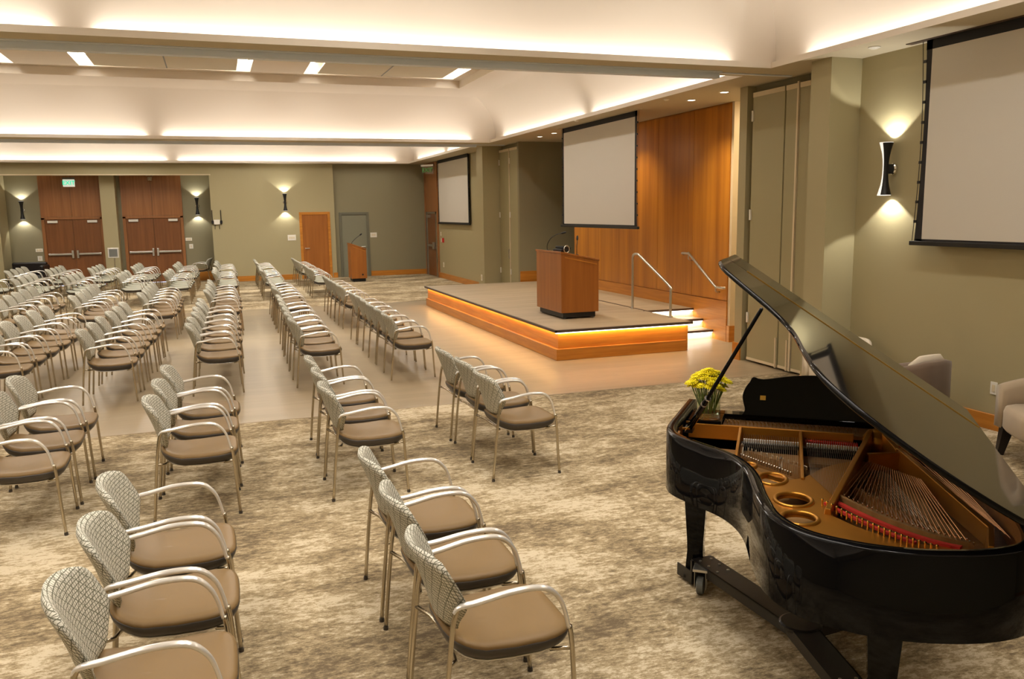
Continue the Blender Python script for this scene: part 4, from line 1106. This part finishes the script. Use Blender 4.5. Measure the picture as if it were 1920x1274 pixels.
# legs
def pleg(x, y, name='leg'):
    m = MB()
    def sq(s, z): return [(x + a * s, y + b * s, z) for a, b in ((-1, -1), (1, -1), (1, 1), (-1, 1))]
    m.loft([sq(0.052, 0.045), sq(0.050, 0.11), sq(0.044, 0.19), sq(0.046, 0.26), sq(0.066, 0.58), sq(0.070, 0.66), sq(0.075, 0.69)])
    l = m.build(name, EBONY, P, bevel=0.004)
    m = MB(); m.box(x - 0.06, x + 0.06, y - 0.06, y + 0.06, 0.032, 0.05); m.build('leg_foot', BLACK, l)
pleg(0.30, 0.10); pleg(0.30, 1.36); pleg(1.66, 0.98)
m = MB(); m.box(0.55, 0.60, 0.72, 0.80, 0.12, 0.70); m.box(0.50, 0.62, 0.66, 0.86, 0.09, 0.14); m.build('pedal_lyre', EBONY, P, bevel=0.004)
# prop stick
TH = math.radians(34)
pb = Vector((0.56, 0.085, 0.965)); d_ = 1.00; ptop = Vector((1.14, 1.475 - 1.215 * math.cos(TH), 1.005 + 1.215 * math.sin(TH)))
m = MB(); m.tube([pb, pb.lerp(ptop, 0.25), pb.lerp(ptop, 0.28), ptop], 0.0115, 10, up=(1, 0, 0), rs=[1.5, 1.3, 0.9, 0.7]); pr = m.build('lid_prop', EBONY, P, smooth=True)
dd = (ptop - pb).normalized()
for f in (0.235, 0.29):
    c0 = pb.lerp(ptop, f); m = MB(); m.tube([c0 - dd * 0.004, c0 + dd * 0.004], 0.0165, 12, up=(1, 0, 0)); m.build('prop_collar', SILVER, pr)
m = MB(); m.box(0.50, 0.58, 0.060, 0.105, 0.945, 0.972); m.build('prop_socket', BLACK, P, bevel=0.003)
for x in (0.46, 0.60):
    m = MB(); m.box(x, x + 0.012, 0.056, 0.095, 0.972, 0.982); m.build('prop_hinge', BRASS, P)
# lid (hinged on the bass side), in place at TH
pv = Vector((0, 1.478, 1.006))
LM = Matrix.Translation(pv) @ Matrix.Rotation(-TH, 4, 'X') @ Matrix.Translation(-pv)
lo = rim_path(-0.015 * sgn, 5)
lid_all = [(p.x, min(p.y, 1.478)) for p in lo]
XH = 0.40
mainp = [(XH, 1.478)] + [(XH, -0.028)] + [q for q in lid_all if q[0] > XH + 0.01]
front = [(-0.03, -0.012), (-0.01, -0.022), (XH - 0.003, -0.028), (XH - 0.003, 1.478), (-0.03, 1.478)]
seen = []
for q in mainp:
    if not seen or (Vector(q) - Vector(seen[-1])).length > 1e-4: seen.append(q)
def lid_piece(name, poly, smooth_e=False):
    a = Vector((sum(p[0] for p in poly) / len(poly), sum(p[1] for p in poly) / len(poly)))
    m = MB(); n = len(poly)
    def off(k):
        out = []
        for i in range(n):
            p0, p1, p2 = Vector(poly[i - 1]), Vector(poly[i]), Vector(poly[(i + 1) % n])
            t1 = (p1 - p0).normalized(); t2 = (p2 - p1).normalized(); nn = Vector((-(t1.y + t2.y), t1.x + t2.x))
            if nn.length < 1e-6: nn = Vector((-t1.y, t1.x))
            nn.normalize()
            out.append(p1 + nn * k)
        return out
    area2 = sum(poly[i][0] * poly[(i + 1) % n][1] - poly[(i + 1) % n][0] * poly[i][1] for i in range(n))
    s = 1 if area2 > 0 else -1
    rings = []
    for k, z in ((0.006, 1.006), (0.0, 1.010), (-0.002, 1.016), (0.0, 1.023), (0.006, 1.028)):
        rings.append([tuple(LM @ Vector((p.x, p.y, z))) for p in off(k * s)])
    m.loft(rings)
    o = m.build(name, EBONY, P, smooth=True); es = o.modifiers.new('es', 'EDGE_SPLIT'); es.split_angle = math.radians(38)
    return o
lid = lid_piece('lid', seen)
fl = lid_piece('lid_flap', front)
m = MB(); m.box(XH - 0.007, XH + 0.006, 0.10, 1.46, 1.0275, 1.0315, LM); m.build('hinge', BRASS, lid)
for x in (0.7, 1.4):
    m = MB(); m.box(x, x + 0.1, 1.44, 1.482, 1.000, 1.006); m.build('lid_hinge', BRASS, lid)

# ------------------------------------------------------------------ piano dolly
D = empty('piano_dolly', (2.599, 4.275, 0), HD); tag(D, 'black steel three-armed dolly with grey casters under the piano', 'dolly')
ctr = (0.97, 0.68)
tips = [(0.30, 0.10), (0.30, 1.36), (1.66, 0.98)]
for i, (x, y) in enumerate(tips):
    a = Vector((x, y)); b = Vector(ctr); d = (b - a).normalized(); n = Vector((-d.y, d.x)); w = 0.062
    s0 = a + d * 0.05
    m = MB(); m.loft([[(s0.x - n.x * w, s0.y - n.y * w, 0.150), (s0.x + n.x * w, s0.y + n.y * w, 0.150), (s0.x + n.x * w, s0.y + n.y * w, 0.158), (s0.x - n.x * w, s0.y - n.y * w, 0.158)],
                      [(b.x - n.x * w, b.y - n.y * w, 0.150), (b.x + n.x * w, b.y + n.y * w, 0.150), (b.x + n.x * w, b.y + n.y * w, 0.158), (b.x - n.x * w, b.y - n.y * w, 0.158)]])
    for sd in (-1, 1):
        e0 = s0 + n * w * sd; e1 = b + n * w * sd
        m.loft([[(e0.x, e0.y, 0.10), (e0.x + n.x * 0.005, e0.y + n.y * 0.005, 0.10), (e0.x + n.x * 0.005, e0.y + n.y * 0.005, 0.158), (e0.x, e0.y, 0.158)],
                [(e1.x, e1.y, 0.10), (e1.x + n.x * 0.005, e1.y + n.y * 0.005, 0.10), (e1.x + n.x * 0.005, e1.y + n.y * 0.005, 0.158), (e1.x, e1.y, 0.158)]])
    arm = m.build('arm', STEELB, D)
    for k in (0.07, 0.15, 0.23):
        for sd in (-1, 1):
            q = a + d * (k + 0.03) + n * 0.035 * sd
            m = MB(); m.lathe([(0.008, 0.158), (0.008, 0.163), (0.003, 0.165)], 8, (q.x, q.y, 0)); m.build('bolt', SILVER, arm)
    R2 = Matrix(((d.x, n.x, 0, a.x), (d.y, n.y, 0, a.y), (0, 0, 1, 0), (0, 0, 0, 1)))
    m = MB(); m.box(-0.075, 0.075, -0.075, 0.075, 0.018, 0.030, R2); m.box(0.060, 0.075, -0.075, 0.075, 0.03, 0.155, R2); m.box(-0.075, 0.06, -0.075, -0.068, 0.03, 0.09, R2); m.box(-0.075, 0.06, 0.068, 0.075, 0.03, 0.09, R2); m.build('leg_cup', STEELB, D)
    q = a + d * 0.15 - n * (0.065 if i == 0 else 0.0); cst = MB()
    cst.box(-0.035, 0.035, -0.032, -0.028, 0.03, 0.135, Matrix.Translation((q.x, q.y, 0))); cst.box(-0.035, 0.035, 0.028, 0.032, 0.03, 0.135, Matrix.Translation((q.x, q.y, 0))); cst.box(-0.045, 0.045, -0.04, 0.04, 0.135, 0.15, Matrix.Translation((q.x, q.y, 0)))
    cf_ = cst.build('caster_fork', SILVER, D, bevel=0.003)
    m = MB(); m.tube([(q.x + 0.01, q.y - 0.02, 0.05), (q.x + 0.01, q.y - 0.016, 0.05), (q.x + 0.01, q.y + 0.016, 0.05), (q.x + 0.01, q.y + 0.02, 0.05)], 0.05, 24, up=(0, 0, 1), rs=[0.86, 1, 1, 0.86]); m.build('wheel', RUBBER, cf_)
m = MB(); m.lathe([(0.10, 0.145), (0.10, 0.16), (0.09, 0.165)], 24, (ctr[0], ctr[1], 0)); m.build('hub_plate', STEELB, D)

# ------------------------------------------------------------------ vase with flowers on the piano
B_ = Vector((0.777, -0.629)); T_ = Vector((-0.629, -0.777))
vp = Vector((2.599, 4.275)) + B_ * 0.155 + T_ * 0.335
VZ = 0.976
t = empty('glass_vase', (vp.x, vp.y, VZ)); tag(t, 'clear cylindrical glass vase of yellow flowers on the piano', 'vase')
m = MB(); m.lathe([(0.003, 0.0), (0.064, 0.0), (0.068, 0.004), (0.069, 0.185), (0.067, 0.187), (0.0655, 0.185), (0.0645, 0.018), (0.058, 0.012), (0.003, 0.012)], 32, close=True); m.build('glass', GLASS, t, smooth=True)
m = MB(); m.lathe([(0.002, 0.0135), (0.058, 0.0135), (0.0640, 0.02), (0.0645, 0.13), (0.002, 0.13)], 32); m.build('water', WATER, t, smooth=False)
def flower_proto():
    f = empty('chrysanthemum')
    m = MB()
    for ringi, (n, r, el, ln) in enumerate(((14, 0.004, 0.1, 0.026), (12, 0.003, 0.45, 0.022), (9, 0.002, 0.85, 0.017), (5, 0.001, 1.25, 0.011))):
        for k in range(n):
            a = 2 * PI * (k + 0.5 * (ringi % 2)) / n
            dv = Vector((math.cos(a) * math.cos(el), math.sin(a) * math.cos(el), math.sin(el)))
            sd = Vector((-math.sin(a), math.cos(a), 0)) * (0.0052 - 0.0006 * ringi)
            upv = dv.cross(sd).normalized() * 0.0015
            p0 = dv * r; p1 = dv * (ln * 0.6) + Vector((0, 0, 0.001)); p2 = dv * ln - Vector((0, 0, 0.001))
            m.loft([[p0 - sd * 0.4, p0 + upv, p0 + sd * 0.4, p0 - upv], [p1 - sd, p1 + upv, p1 + sd, p1 - upv], [p2 - sd * 0.5, p2 + upv, p2 + sd * 0.5, p2 - upv]])
    m.build('bloom', YELLOW, f, smooth=True)
    m = MB(); m.tube(smooth_path([(0, 0, 0), (0.002, 0, -0.06), (0.0, 0.002, -0.12), (0.003, 0, -0.18)], 3), 0.0022, 6, up=(1, 0, 0)); m.build('stem', STEMG, f, smooth=True)
    return f
fp = flower_proto(); firstf = True
k = 0
for rr, nn, hh in ((0.0, 1, 0.262), (0.034, 6, 0.252), (0.066, 10, 0.232), (0.092, 13, 0.205), (0.088, 7, 0.182)):
    for i in range(nn):
        a = 2 * PI * i / nn + rr * 9 + random.uniform(-0.2, 0.2)
        f = fp if firstf else copy_tree(fp); firstf = False
        r1 = rr * random.uniform(0.9, 1.1); z = hh + random.uniform(-0.012, 0.012)
        f.location = (vp.x + r1 * math.cos(a), vp.y + r1 * math.sin(a), VZ + z)
        # stem leans towards the vase mouth
        base = Vector((vp.x + 0.035 * math.cos(a), vp.y + 0.035 * math.sin(a), VZ + 0.03))
        d = Vector(f.location) - base
        f.rotation_euler = d.to_track_quat('Z', 'Y').to_euler()
        s = random.uniform(1.15, 1.45); f.scale = (s, s, max(0.9, d.length / 0.185))
        f.scale = (s, s, min(1.15, d.length / 0.18))
        tag(f, 'yellow chrysanthemum in the glass vase on the piano', 'flower', 'yellow chrysanthemums in the vase')

# ------------------------------------------------------------------ world and view
w = bpy.data.worlds.new('world'); S.world = w; w.use_nodes = True
w.node_tree.nodes['Background'].inputs[0].default_value = (0.02, 0.018, 0.015, 1)
w.node_tree.nodes['Background'].inputs[1].default_value = 1.0
S.view_settings.view_transform = 'Standard'; S.view_settings.look = 'None'
S.view_settings.exposure = 0.0; S.view_settings.gamma = 1.0; S.view_settings.use_curve_mapping = False
S.cycles.use_denoising = True
S.cycles.max_bounces = 8; S.cycles.diffuse_bounces = 5; S.cycles.transmission_bounces = 8; S.cycles.transparent_max_bounces = 40
S.cycles.sample_clamp_indirect = 6.0; S.cycles.caustics_refractive = False; S.cycles.caustics_reflective = False
